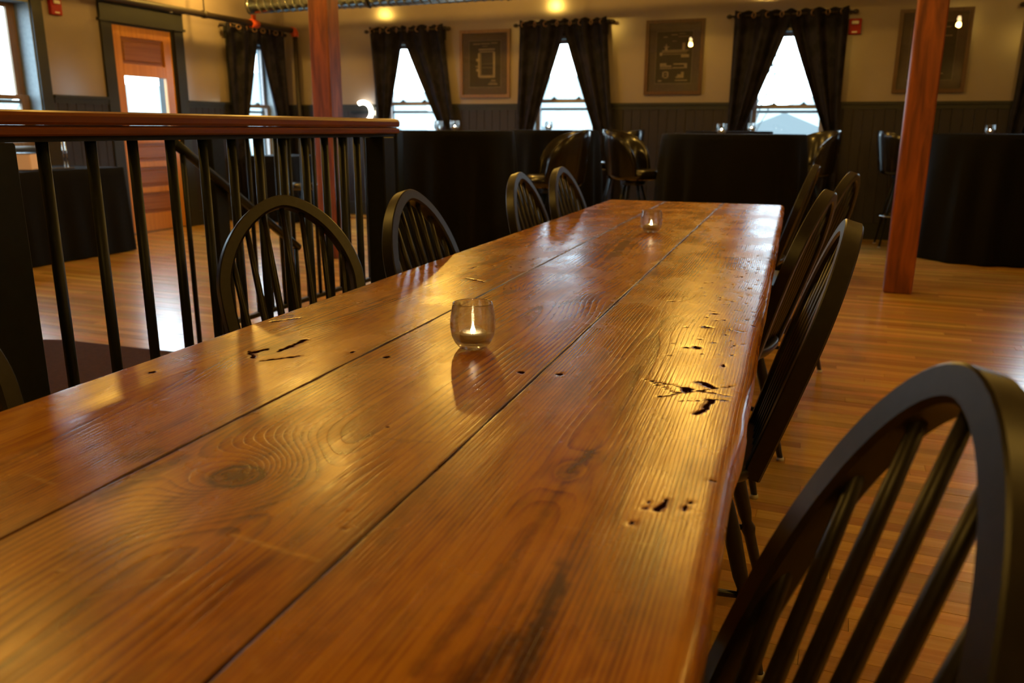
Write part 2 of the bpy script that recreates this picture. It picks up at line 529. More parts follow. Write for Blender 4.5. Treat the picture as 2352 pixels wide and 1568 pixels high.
# strip floor: boards run along X
BW = 0.0572
def tone_mesh(me, cols):
    at = me.color_attributes.new('tone', 'FLOAT_COLOR', 'POINT')
    at.data.foreach_set('color', np.asarray(cols, dtype=np.float32).ravel())
bulk = MB(); bulk_c = []
singles = 0
y = YF
row = 0
while y < YB:
    x = XL - R.random() * 1.1
    while x < XR:
        L = R.choice((0.55, 0.8, 1.0, 1.25, 1.5)) * (0.85 + 0.3 * R.random())
        a, c = max(x, XL), min(x + L, XR)
        x += L
        if c - a < 0.05: continue
        t = (R.random() ** 1.2, R.random(), R.random(), 1)
        zt = -0.0008 * R.random()
        g = 0.0005
        near = (0.45 < y < 3.0 and c > -0.25 and a < 1.7) or (2.2 < y < 4.1 and c > -4.7 and a < -2.0)
        box = ((a + g, y + g, -0.012), (c - g, min(y + BW, YB) - g, zt))
        if near and singles < 298:
            mb = MB().box(*box)
            o = mb.build('floor_board', 'floor', floor)
            tone_mesh(o.data, [t] * len(mb.v))
            singles += 1
        else:
            n0 = len(bulk.v); bulk.box(*box); bulk_c += [t] * (len(bulk.v) - n0)
    y += BW; row += 1
o = bulk.build('floor_boards', 'floor', floor, kind='stuff')
tone_mesh(o.data, bulk_c)

# wainscot boards, each its own piece, recessed joints between
def wainscot(opens, a0, a1, wall, back, seen_from):
    bw = 0.101
    full = {}
    rest = MB()
    a = a0
    while a < a1 - 0.01:
        c = min(a + bw, a1)
        mid = (a + c) / 2
        h = RAILZ - 0.03; z0 = 0.0
        for op in opens:
            if op[0] - 0.10 < mid < op[1] + 0.10:
                h = op[2] - 0.10 if op[2] > 0 else 0
        if h > 0.15:
            if a < seen_from:
                if back: rest.box((a + .002, YB - 0.012, 0), (c - .002, YB, h))
                else: rest.box((XL, a + .002, 0), (XL + .012, c - .002, h))
            else:
                key = (round(h, 3), round(c - a, 3))
                if key not in full:
                    mb = MB()
                    w = c - a - 0.003
                    if back: mb.box((0, -0.014, 0), (w, 0, h), 0.003)
                    else: mb.box((0, 0, 0), (0.014, w, h), 0.003)
                    full[key] = mb.mesh('wainscot_board'); full[key].materials.append(M['wain'])
                o = bpy.data.objects.new('wainscot_board', full[key]); COL.objects.link(o)
                o.parent = wall
                o.location = (a + .0015, YB, 0) if back else (XL, a + .0015, 0)
        a = c
    if rest.v: rest.build('wainscot_panel', 'wain', wall, kind='stuff')
wainscot(back_open, XL + 0.02, XR, wall_back, True, -99)
wainscot(left_open, YF, YB - 0.02, wall_left, False, 4.0)

# chair rails and baseboards (interrupted by openings)
def strips(opens, a0, a1, pad):
    out = []; cur = a0
    for o in sorted(opens):
        out.append((cur, o[0] - pad)); cur = o[1] + pad
    out.append((cur, a1))
    return [q for q in out if q[1] - q[0] > 0.02]
tb = MB()
for a, c in strips(back_open, XL, XR, 0.11):
    tb.box((a, YB - 0.035, RAILZ - 0.028), (c, YB, RAILZ)).box((a, YB - 0.022, RAILZ - 0.075), (c, YB, RAILZ - 0.028))
tb.build('trim_1', 'trim', kind='structure')
tb = MB()
for a, c in strips(left_open, YF, YB - 0.036, 0.125):
    tb.box((XL, a, RAILZ - 0.028), (XL + 0.035, c, RAILZ)).box((XL, a, RAILZ - 0.075), (XL + 0.022, c, RAILZ - 0.028))
tb.build('trim_2', 'trim', kind='structure')
MB().box((XL, YB - 0.03, 0), (XR, YB - 0.0145, 0.17), 0.006).build('baseboard_back', 'trim', kind='structure')
tb = MB()
for a, c in ((YF, 6.49), (7.60, YB - 0.035)):
    tb.box((XL + 0.0145, a, 0), (XL + 0.03, c, 0.17), 0.006)
tb.build('baseboard_left', 'trim', kind='structure')

# ---- windows
def window(idx, op, side, paint, rails, casing='trim'):
    """double hung window in a wall opening; local frame: u along the wall, w outwards"""
    root = structure('window_%d' % idx)
    u0, u1, z0, z1 = op
    if side == 'back': P = lambda u, w, z: (u, YB + w, z)
    else: P = lambda u, w, z: (XL - w, u, z)
    def bx(mb, a, b, bev=0.0):
        p, q = P(*a), P(*b)
        lo = tuple(min(i, j) for i, j in zip(p, q)); hi = tuple(max(i, j) for i, j in zip(p, q))
        mb.box(lo, hi, bev)
    cw = 0.11
    mb = MB()   # casing on the room side
    bx(mb, (u0 - cw, -0.022, z0 - 0.02), (u0, 0, z1 + 0.02)); bx(mb, (u1, -0.022, z0 - 0.02), (u1 + cw, 0, z1 + 0.02))
    bx(mb, (u0 - cw - .02, -0.026, z1 + .02), (u1 + cw + .02, 0, z1 + 0.15)); bx(mb, (u0 - cw - .03, -0.045, z1 + .15), (u1 + cw + .03, 0, z1 + 0.175))
    mb.build('casing', casing, root)
    mb = MB()
    bx(mb, (u0 - cw, -0.05, z0 - 0.03), (u1 + cw, 0.0, z0)); bx(mb, (u0 - cw + .02, -0.02, z0 - .12), (u1 + cw - .02, 0.0, z0 - 0.03))
    mb.build('sill', casing, root)
    mb = MB()   # reveal lining
    e = 0.012; d = 0.15 + (.055 if side == 'left' and idx == 1 else 0)
    bx(mb, (u0, -0.001, z0), (u0 + e, d, z1)); bx(mb, (u1 - e, -0.001, z0), (u1, d, z1))
    bx(mb, (u0, -0.001, z1 - e), (u1, d, z1)); bx(mb, (u0, -0.001, z0), (u1, d, z0 + e))
    mb.build('reveal', 'reveal', root)
    mr, sr = rails
    dq = .055 if side == 'left' and idx == 1 else 0.0
    sw = .085 if dq else .045
    def sash(nm, w0, za, zb, st):
        mb = MB(); w0 += dq; st = sw
        a, c = u0 + e, u1 - e
        bx(mb, (a, w0, za), (a + st, w0 + .035, zb), .003); bx(mb, (c - st, w0, za), (c, w0 + .035, zb), .003)
        bx(mb, (a + st, w0, zb - .04), (c - st, w0 + .035, zb), .003); bx(mb, (a + st, w0, za), (c - st, w0 + .035, za + .04), .003)
        s_ = mb.build(nm, paint, root)
        mb = MB(); bx(mb, (a + st - .003, w0 + .015, za + .037), (c - st + .003, w0 + .019, zb - .037))
        mb.build('pane', 'pane', s_)
        return s_
    lo = sash('lower_sash', 0.085, z0 + e, mr + 0.02, 0.045)
    sash('upper_sash', 0.125, mr - 0.02, z1 - e, 0.045)
    mb = MB(); bx(mb, (u0, 0.19, sr - .015), (u1, 0.215, sr + .015)); bx(mb, (u0, .19, z0), (u0 + .035, .215, z1)); bx(mb, (u1 - .035, .19, z0), (u1, .215, z1))
    bx(mb, (u0, .19, z1 - .04), (u1, .215, z1)); mb.build('storm_frame', 'reveal', root)
    for k in (0.3, 0.7):
        mb = MB(); uu = u0 + (u1 - u0) * k
        bx(mb, (uu - .03, .08 + dq, mr + .02), (uu + .03, .12 + dq, mr + .03)); bx(mb, (uu - .012, .085 + dq, mr + .03), (uu + .012, .115 + dq, mr + .045))
        mb.build('sash_lock', 'trim', lo)
    return root
window(1, left_open[0], 'left', 'sashwood', (1.37, 1.33))
window(2, left_open[2], 'left', 'sashpaint', (1.37, 1.30))
window(3, back_open[0], 'back', 'sashpaint', (1.41, 1.31))
window(4, back_open[1], 'back', 'sashpaint', (1.43, 1.34))
window(5, back_open[2], 'back', 'sashpaint', (1.355, 1.305))
window(6, back_open[3], 'back', 'sashpaint', (1.38, 1.32))

# ---- door in the left wall
d0, d1, dz = 6.62, 7.47, 2.13
mb = MB()
for s0, s1 in ((d0 - .13, d0), (d1, d1 + .13)):
    mb.box((XL, s0, 0), (XL + .028, s1, dz + .01))
mb.box((XL, d0 - .135, dz + .01), (XL + .032, d1 + .135, dz + .18))
mb.box((XL, d0 - .16, dz + .18), (XL + .06, d1 + .16, dz + .215)).box((XL, d0 - .155, dz - .005), (XL + .045, d1 + .155, dz + .02))
mb.build('trim_3', 'trim', kind='structure')
mb = MB()
mb.box((XL - TH, d0, 0), (XL, d0 + .02, dz)).box((XL - TH, d1 - .02, 0), (XL, d1, dz)).box((XL - TH, d0 + .02, dz - .02), (XL, d1 - .02, dz))
mb.build('trim_4', 'trim', kind='structure')
door = structure('door_1')
DX0, DX1 = XL - 0.055, XL - 0.012
a, c = d0 + .022, d1 - .022
st = 0.115
mb = MB()
mb.box((DX0, a, 0.012), (DX1, a + st, dz - .022), .003).box((DX0, c - st, 0.012), (DX1, c, dz - .022), .003)
for z0, z1 in ((0.012, 0.20), (0.42, 0.48), (0.69, 0.75), (0.94, 1.03), (1.62, 1.74), (2.00, dz - .022)):
    mb.box((DX0, a + st, z0), (DX1, c - st, z1), .003)
mb.build('door_frame', 'doorwood', door)
MB().box((XL - TH, d0 + .02, -.011), (XL + .01, d1 - .02, .0115)).build('threshold', 'sashwood', door)
for z0, z1 in ((0.20, 0.42), (0.48, 0.69), (0.75, 0.94), (1.74, 2.00)):
    MB().box((DX0 + .008, a + st, z0), (DX1 - .024, c - st, z1)).box((DX1 - .024, a + st + .03, z0 + .03), (DX1 - .012, c - st - .03, z1 - .03), .008).build('panel', 'doorpanel_shaded', door)
mb = MB().box((DX0 + .018, a + st, 1.03), (DX0 + .023, c - st, 1.62))
mb.build('pane', 'pane', door)
mb = MB().lathe([(0, 0), (.03, 0), (.03, .006), (.012, .010), (.011, .04), (.026, .05), (.03, .065), (.022, .078), (0, .08)], 16)
mb.v = [(DX1 + z, c - .06 + x, 1.0 + yy) for x, yy, z in mb.v]
mb.build('door_handle', 'brass', door)

# ---- outside: ground, two pale houses, bare trees
MB().box((-140, -60, -4.6), (120, 160, -4.5)).build('ground', 'outground', kind='structure')
rows = [[], [], []]
for k in range(121):
    a = math.radians(60 + 1.25 * k)
    hh = 5.0 + 1.6 * math.sin(k * .37) + 1.1 * math.sin(k * .83 + 1) + .35 * math.sin(k * 2.9)
    for i, (rd, z) in enumerate(((95, -4.5), (110, -4.5 + (hh + 4.5) * .62), (135, hh + 1.6))):
        rows[i].append((rd * math.cos(a), rd * math.sin(a), z))
hl = MB().grid(rows).build('hills', 'outhill', kind='structure')
def house(x, y, w, d, h, rh, label):
    t = thing('house', label, 'house', (x, y, -4.5))
    MB().box((-w / 2, -d / 2, 0), (w / 2, d / 2, h)).build('wall', 'outwall', t)
    MB().extrude([(-w / 2 - .4, h), (w / 2 + .4, h), (0, h + rh)], -d / 2 - .3, d / 2 + .3, axis=1).build('roof', 'outroof', t)
    for k in range(3):
        for zz in (1.0, 3.4):
            u = -w / 2 + w * (k + .5) / 3
            MB().box((u - .5, -d / 2 - .05, zz), (u + .5, -d / 2 + .01, zz + 1.3)).build('window', 'outdark', t)
    return t
house(-16.5, 44, 9, 8, 4.7, 2.0, 'pale house seen through the middle back window')
house(-27, 48, 9, 8, 4.6, 2.0, 'pale house seen low through the back window nearest the corner')
house(-3.2, 52, 8, 8, 4.7, 1.8, 'pale house seen low through the back window by the red alarm')
house(-40, 28, 8, 9, 3.6, 2.2, 'pale house seen through the glass of the wooden door')
def tree(x, y, h, label, seed):
    r = random.Random(seed)
    t = thing('bare_tree', label, 'tree', (x, y, -4.5))
    MB().tube([(0, 0, 0), (.1, 0, h * .3), (0, .1, h * .55)], [.16, .12, .08], 6).build('trunk', 'bark', t)
    mb = MB()
    def br(p, d, L, rad, dep):
        q = p + d * L
        mb.tube([p, (p + q) / 2 + Vector((r.uniform(-.1, .1), r.uniform(-.1, .1), 0)) * L * .3, q], [rad, rad * .8, rad * .6], 4, caps=False)
        if dep:
            for _ in range(3):
                nd = (d + Vector((r.uniform(-.8, .8), r.uniform(-.8, .8), r.uniform(-.1, .6)))).normalized()
                br(q, nd, L * .72, rad * .6, dep - 1)
    for k in range(4):
        br(Vector((0, .05, h * (.35 + .06 * k))), Vector((r.uniform(-.7, .7), r.uniform(-.7, .7), 1)).normalized(), h * .2, .06, 3)
    mb.build('branches', 'bark', t)
tree(-2.0, 24, 8.0, 'bare tree faint beyond the window by the red alarm', 3)
tree(-24, 16, 8.5, 'bare tree beyond the door glass', 5)
tree(-19, 11.2, 8.0, 'bare tree faint beyond the left wall window', 9)

# ---- posts
def post(x, y, label):
    t = thing('post', label, 'post', (x, y, 0), group=None)
    w = 0.092
    MB().box((-w, -w, 0), (w, w, ZC), 0.009).build('shaft', 'post', t)
    return t
post(0.442, 6.39, 'red-stained square timber post on the open floor, right of the long table')
post(-4.13, 6.17, 'red-stained square timber post behind the far end of the railing')

# ================================================================ THE LONG TABLE
TZ = 0.76
TH_T = 0.0488
table = thing('dining_table', 'long rustic varnished pine plank table in the foreground', 'table', (0, 0, 0), TH_T)

def vnoise(x, y, seed):
    """smooth value noise on arrays"""
    xi, yi = np.floor(x).astype(int), np.floor(y).astype(int)
    fx, fy = x - xi, y - yi
    fx = fx * fx * (3 - 2 * fx); fy = fy * fy * (3 - 2 * fy)
    def h(a, b):
        q = np.sin(a * 127.1 + b * 311.7 + seed * 74.7) * 43758.5453
        return q - np.floor(q)
    return (h(xi, yi) * (1 - fx) + h(xi + 1, yi) * fx) * (1 - fy) + (h(xi, yi + 1) * (1 - fx) + h(xi + 1, yi + 1) * fx) * fy
def fbm(x, y, seed, o=3):
    s = 0; a = 1; t = 0
    for k in range(o):
        s = s + a * vnoise(x * 2 ** k, y * 2 ** k, seed + k); t += a; a *= .5
    return s / t

# marks on the top, in table coordinates (metres): dents / stains / pale scratches
def seg_mask(n_, t_, n0, t0, n1, t1, w, soft=1.0):
    dx, dy = n1 - n0, t1 - t0
    L = dx * dx + dy * dy + 1e-9
    k = np.clip(((n_ - n0) * dx + (t_ - t0) * dy) / L, 0, 1)
    d = np.hypot(n_ - n0 - k * dx, t_ - t0 - k * dy)
    return np.exp(-(d / w) ** 2 * 1.0)
def ell(n_, t_, n0, t0, a, b_):
    return np.exp(-(((n_ - n0) / a) ** 2 + ((t_ - t0) / b_) ** 2))

rr = random.Random(21)
dents = [(-0.897, 0.950, .005, .008), (-0.671, 1.154, .005, .007), (-0.603, 1.148, .006, .008), (-0.372, 1.139, .006, .008),
         (-0.3125, 1.148, .006, .008), (-0.133, 1.537, .009, .007), (-0.130, 1.66, .008, .006), (-0.1356, 1.379, .008, .007),
         (-0.153, 1.373, .004, .004), (-0.122, 1.137, .008, .012), (-0.056, .829, .004, .004), (-0.119, .705, .003, .004),
         (-0.593, 1.732, .002, .002), (-0.083, 1.28, .003, .01)]
dent_segs = [(-0.096, 1.038, -0.087, 1.060, .005), (-0.088, 1.066, -0.083, 1.100, .0045), (-0.1085, 1.181, -0.089, 1.160, .0055), (-.100, .742, -.095, .765, .003),
             (-.113, .740, -.112, .756, .002), (-.075, .751, -.072, .772, .0022), (-.181, 1.162, -.06, 1.126, .0013),
             (-.126, 1.084, -.063, 1.11, .0015), (-.155, 1.095, -.0575, 1.179, .0013), (-.189, 1.171, -.13, 1.113, .0012),
             (-.7875, 1.117, -.789, 1.198, .0045), (-.82, 1.098, -.8135, 1.12, .006), (-.779, 1.057, -.738, 1.105, .003),
             (-.75, 1.858, -.692, 1.826, .003), (-.925, 1.2925, -.89, 1.342, .002), (-.80, 1.07, -.835, 1.10, .003)]
for k in range(120):     # speckled, knife-marked patch near the right edge
    n0 = -0.05 - abs(rr.gauss(0, .075)); t0 = rr.uniform(1.3, 2.5)
    if n0 < -.3: continue
    if rr.random() < .6: dents.append((n0, t0, rr.uniform(.0012, .0035), rr.uniform(.0015, .005)))
    else: dent_segs.append((n0, t0, n0 + rr.uniform(-.02, .02), t0 + rr.uniform(-.012, .012), rr.uniform(.0007, .0014)))
for k in range(70):
    n0 = rr.uniform(-.93, -.06); t0 = rr.uniform(.4, 4.2)
    dents.append((n0, t0, rr.uniform(.0008, .002), rr.uniform(.001, .003)))
for k in range(80):    # chips and ticks at the far left plank
    n0 = rr.uniform(-.93, -.66); t0 = rr.uniform(1.9, 4.0)
    dent_segs.append((n0, t0, n0 + rr.uniform(-.03, .03), t0 + rr.uniform(-.02, .05), rr.uniform(.0007, .0014)))
stain_segs = [(-.160, .613, -.1546, .5787, .006, .8), (-.1546, .5787, -.1525, .516, .008, .95), (-.1525, .516, -.143, .40, .010, .95),
              (-.1645, .497, -.185, .42, .014, .75), (-.2165, .44, -.2028, .60, .005, .45), (-.2028, .60, -.2029, .83, .003, .5),
              (-.2024, .4327, -.1734, .533, .004, .35), (-.631, .585, -.625, .692, .010, .6), (-.6406, .56, -.643, .66, .006, .6),
              (-.681, .674, -.66, .70, .018, .55), (-.206, .802, -.195, .86, .008, .85), (-.143, .823, -.132, .70, .003, .35),
              (-.499, .8175, -.381, .8256, .0025, .4), (-.35, 1.08, -.35, 1.45, .012, .22), (-.33, .6, -.35, 1.0, .012, .30),
              (-.44, 1.65, -.39, 1.80, .012, .45), (-.22, 1.42, -.19, 1.0, .02, .25), (-.5, .42, -.56, .50, .035, .25)]
pale_segs = [(-.4576, .561, -.406, .5527, .0022, .9), (-.425, .5546, -.361, .5477, .0020, .9), (-.7525, .601, -.699, .59, .0018, .5),
             (-.597, .763, -.532, .822, .0012, .5), (-.61, .69, -.62, .60, .0014, .35), (-.83, .80, -.80, .84, .0014, .5),
             (-.74, .75, -.72, .80, .0012, .5), (-.775, 3.57, -.74, 3.62, .01, .8), (-.7355, 3.05, -.70, 3.12, .008, .7)]
for k in range(50):
    n0 = rr.uniform(-.93, -.08); t0 = rr.uniform(.4, 3.0); L = rr.uniform(.02, .09); an = rr.uniform(0, PI)
    pale_segs.append((n0, t0, n0 + L * math.cos(an), t0 + L * math.sin(an), .0007, .4))
# knots: n, t, radius across, radius along, ring bump height
knots = {0: [(-.7436, 1.84, .010, .02, 3), (-.92, 1.325, .012, .03, 3), (-.80, 1.14, .016, .05, 4), (-.775, 3.57, .02, .06, 3), (-.8336, 2.134, .015, .04, 3)],
         1: [(-.5358, .6714, .026, .026, 13), (-.5928, 1.7316, .012, .02, 3), (-.41, 1.72, .02, .05, 3)],
         2: [(-.206, .80, .010, .02, 3), (-.20, 1.55, .02, .06, 2)]}

# plank edges as functions of t (left, right)
def lerp(a, b, k): return a + (b - a) * k
T0, T1 = -0.12, 4.285
edge = [lambda t: lerp(-.958, -.911, (t - .5) / 3.8), lambda t: lerp(-.650, -.6215, (t - .5) / 3.8),
        lambda t: lerp(-.3445, -.3365, (t - .5) / 3.3), lambda t: lerp(-.034, -.040, (t - .5) / 3.5)]
tvals = np.concatenate([np.arange(T0, .34, .03), np.arange(.34, 1.9, .0035), np.arange(1.9, 2.8, .006), np.arange(2.8, T1 - .03, .014), np.linspace(T1 - .03, T1, 7)])
PT = 0.047
for p in range(3):
    NU = 84
    off = np.array([0, .0007, .0015, .0026, .004, .006, .0085, .0115, .015, .019, .023]) / .30
    k = np.concatenate([off, np.linspace(.03 / .30, 1 - .03 / .30, NU - 22), 1 - off[::-1]])
    t = tvals
    wob = lambda s_, sc, am: (fbm(t * sc, t * 0 + s_, 5 + s_) - .5) * am
    g = 0.0011
    eL = edge[p](t) + g + wob(p * 2 + 1, 9, .003)
    eR = edge[p + 1](t) - g + wob(p * 2 + 2, 9, .003)
    if p == 0: eL = eL + wob(31, 4, .006)
    if p == 2: eR = eR + wob(33, 5, .006) + wob(37, 14, .003)
    # rounded far corners
    if p == 0: eL = eL + np.clip(t - (T1 - .025), 0, 1) ** 2 * 40
    if p == 2: eR = eR - np.clip(t - (T1 - .025), 0, 1) ** 2 * 40
    NN = eL[:, None] + (eR - eL)[:, None] * k[None, :]
    TT = np.repeat(t[:, None], NU, 1)
    # surface height: cupping, rounded arrises, dents
    w = (eR - eL)[:, None]
    dl = (NN - eL[:, None]); dr = (eR[:, None] - NN)
    rl = .0022 if p else .005
    rrr = .0022 if p < 2 else .021
    Z = np.zeros_like(NN)
    for dd, ra in ((dl, rl), (dr, rrr)):
        q = np.clip(1 - dd / ra, 0, 1)
        Z -= ra * .55 * (1 - np.sqrt(np.clip(1 - q * q, 0, 1)))
    q = np.clip(1 - (T1 - TT) / .010, 0, 1); Z -= .006 * (1 - np.sqrt(1 - q * q))
    Z += (fbm(NN * 14, TT * 4, 50 + p) - .5) * .0009 + (k[None, :] - .5) ** 2 * (-.001 if p == 1 else .0006)
    WN = (fbm(NN * 170, TT * 110, 61, 2) - .5) * .007; WT = (fbm(NN * 150, TT * 100, 67, 2) - .5) * .010
    D = np.zeros_like(NN); DK = np.zeros_like(NN); PL = np.zeros_like(NN)
    lo, hi = eL.min() - .03, eR.max() + .03
    def local(n0, t0, n1, t1, w_):
        i0 = np.searchsorted(t, min(t0, t1) - w_ * 4); i1 = np.searchsorted(t, max(t0, t1) + w_ * 4)
        return slice(max(i0 - 1, 0), i1 + 1)
    for n0, t0, a_, b_ in dents:
        if lo < n0 < hi:
            s_ = local(n0, t0, n0, t0, max(a_, b_)); D[s_] = np.maximum(D[s_], ell(NN[s_] + WN[s_] * min(1, a_ * 150), TT[s_] + WT[s_] * min(1, a_ * 150), n0, t0, a_, b_))
    for n0, t0, n1, t1, w_ in dent_segs:
        if lo < (n0 + n1) / 2 < hi:
            s_ = local(n0, t0, n1, t1, w_); D[s_] = np.maximum(D[s_], seg_mask(NN[s_] + WN[s_], TT[s_] + WT[s_], n0, t0, n1, t1, max(w_, .0013)))
    for n0, t0, n1, t1, w_, am in stain_segs:
        if lo < (n0 + n1) / 2 < hi:
            DK = np.maximum(DK, am * seg_mask(NN + WN, TT + WT * 2, n0, t0, n1, t1, w_))
    for n0, t0, n1, t1, w_, am in pale_segs:
        if lo < (n0 + n1) / 2 < hi:
            s_ = local(n0, t0, n1, t1, w_); PL[s_] = np.maximum(PL[s_], am * seg_mask(NN[s_], TT[s_], n0, t0, n1, t1, max(w_, .0012)))
    # dirt line along the joints
    jd = np.minimum(dl if p else dl + 1, dr if p < 2 else dr + 1)
    jn = np.maximum(np.exp(-jd / .007) * (.25 + .6 * fbm(TT * 9, NN * 5, 77 + p)), np.clip(1.35 - jd / .0018, 0, 1))
    DK = np.maximum(DK, jn)
    cen = (-.80, -.495, -.19)[p]
    x = NN - cen
    bend = (fbm(TT * .9, TT * 0 + p, 11, 2) - .5) * .10
    xx = x + bend
    fr_ = (210, 120, 215)[p]
    ph = np.sqrt(xx * xx + (.035 + .03 * fbm(TT * .8, NN * 0 + 3, 19 + p, 2)) ** 2) * fr_
    ph = ph + (fbm(NN * 7, TT * 1.1, 40 + p, 2) - .5) * 1.7
    for n0, t0, a_, b_, B in knots[p]:
        # grain swells round the knot and closes into rings inside it
        ph = ph + B * np.exp(-(((NN - n0) / (a_ * 2.6)) ** 2 + ((TT - t0) / (b_ * 3.4)) ** 2))
        core = np.exp(-(((NN - n0) / a_) ** 2 + ((TT - t0) / b_) ** 2) ** 2)
        rim = np.exp(-((np.sqrt(((NN - n0) / a_) ** 2 + ((TT - t0) / b_) ** 2) - 1.0) / .22) ** 2)
        DK = np.maximum(DK, core * .75 * min(1, B / 7 + .1)); DK = np.maximum(DK, rim * .9 * min(1, B / 7 + .2))
    tone = np.full_like(NN, (.06, .05, .0)[p]) + (fbm(NN * 3, TT * .7, 90 + p) - .5) * .28
    Z -= D * .0011
    Zt = TZ + Z
    # close the plank: side and bottom strips
    nT = len(t)
    cols = [np.stack([eL + .001, t, np.full(nT, TZ - PT)], 1)]
    cols += [np.stack([eL - .0005, t, np.full(nT, TZ - PT + .006)], 1), np.stack([eL - .0005, t, Zt[:, 0] - .008], 1)]
    top = np.stack([NN, TT, Zt], 2)
    side = [np.stack([eR + .0005 + (.0015 if p == 2 else 0), t, Zt[:, -1] - .008], 1), np.stack([eR + .0005, t, np.full(nT, TZ - PT + .006)], 1), np.stack([eR - .001, t, np.full(nT, TZ - PT)], 1)]
    V = np.concatenate([np.stack(cols, 1), top, np.stack(side, 1)], 1)
    nc = V.shape[1]
    idx = np.arange(nT * nc).reshape(nT, nc)
    nxt = np.roll(idx, -1, axis=1)   # wraps from the right bottom back to the left bottom
    F = np.stack([idx[:-1], nxt[:-1], nxt[1:], idx[1:]], 2).reshape(-1, 4)
    me = bpy.data.meshes.new('plank')
    verts = V.reshape(-1, 3)
    caps = [tuple(int(i) for i in idx[0, ::-1]), tuple(int(i) for i in idx[-1])]
    me.from_pydata([tuple(v) for v in verts.tolist()], [], [tuple(f) for f in F.tolist()] + caps)
    sm = np.ones(len(me.polygons), dtype=bool); sm[-2:] = False
    me.polygons.foreach_set('use_smooth', sm)
    def attr(nm, arr, padv=None):
        full = np.concatenate([np.repeat(arr[:, :1], 3, 1), arr, np.repeat(arr[:, -1:], 3, 1)], 1) if padv is None else padv
        q = me.attributes.new(nm, 'FLOAT', 'POINT'); q.data.foreach_set('value', full.astype(np.float32).ravel())
    attr('phase', ph); attr('dark', DK); attr('dent', D); attr('pale', PL); attr('tone', tone)
    me.update()
    me.materials.append(M['table'])
    o = bpy.data.objects.new('plank', me); COL.objects.link(o); o.parent = table

# frame under the top
mb = MB().box((-.105, .15, .585), (-.080, 4.25, TZ - PT - .002), .002)
mb.build('apron', 'tablewood', table)
MB().box((-.90, .15, .60), (-.875, 4.25, TZ - PT - .002), .002).build('apron', 'tablewood', table)
MB().box((-.874, 4.225, .60), (-.106, 4.249, TZ - PT - .002), .002).build('apron', 'tablewood', table)
MB().box((-.874, .151, .60), (-.106, .175, TZ - PT - .002), .002).build('apron', 'tablewood', table)
for lx in (-.185, -.87):
    for ly in (.18, 4.195):
        MB().box((lx, ly, 0), (lx + .08, ly + .08, TZ - PT - .002), .004).build('leg', 'tablewood', table)

# ================================================================ CHAIRS
SHAPE = dict(zt=.95, wm=.192, zw=.727, w0=.152, lean=.298, ex=1.76)
def bow_curve(S_, n=44):
    zs = .44
    pts = []
    for i in range(12):
        k = i / 12
        pts.append((S_['w0'] + (S_['wm'] - S_['w0']) * math.sin(k * PI / 2), zs + (S_['zw'] - zs) * k))
    for i in range(n + 1):
        th = PI * i / n
        c, s = math.cos(th), math.sin(th)
        pts.append((S_['wm'] * math.copysign(abs(c) ** (2 / S_['ex']), c), S_['zw'] + (S_['zt'] - S_['zw']) * abs(s) ** (2 / S_['ex'])))
    for i in range(11, -1, -1):
        k = i / 12
        pts.append((-(S_['w0'] + (S_['wm'] - S_['w0']) * math.sin(k * PI / 2)), zs + (S_['zw'] - zs) * k))
    return pts

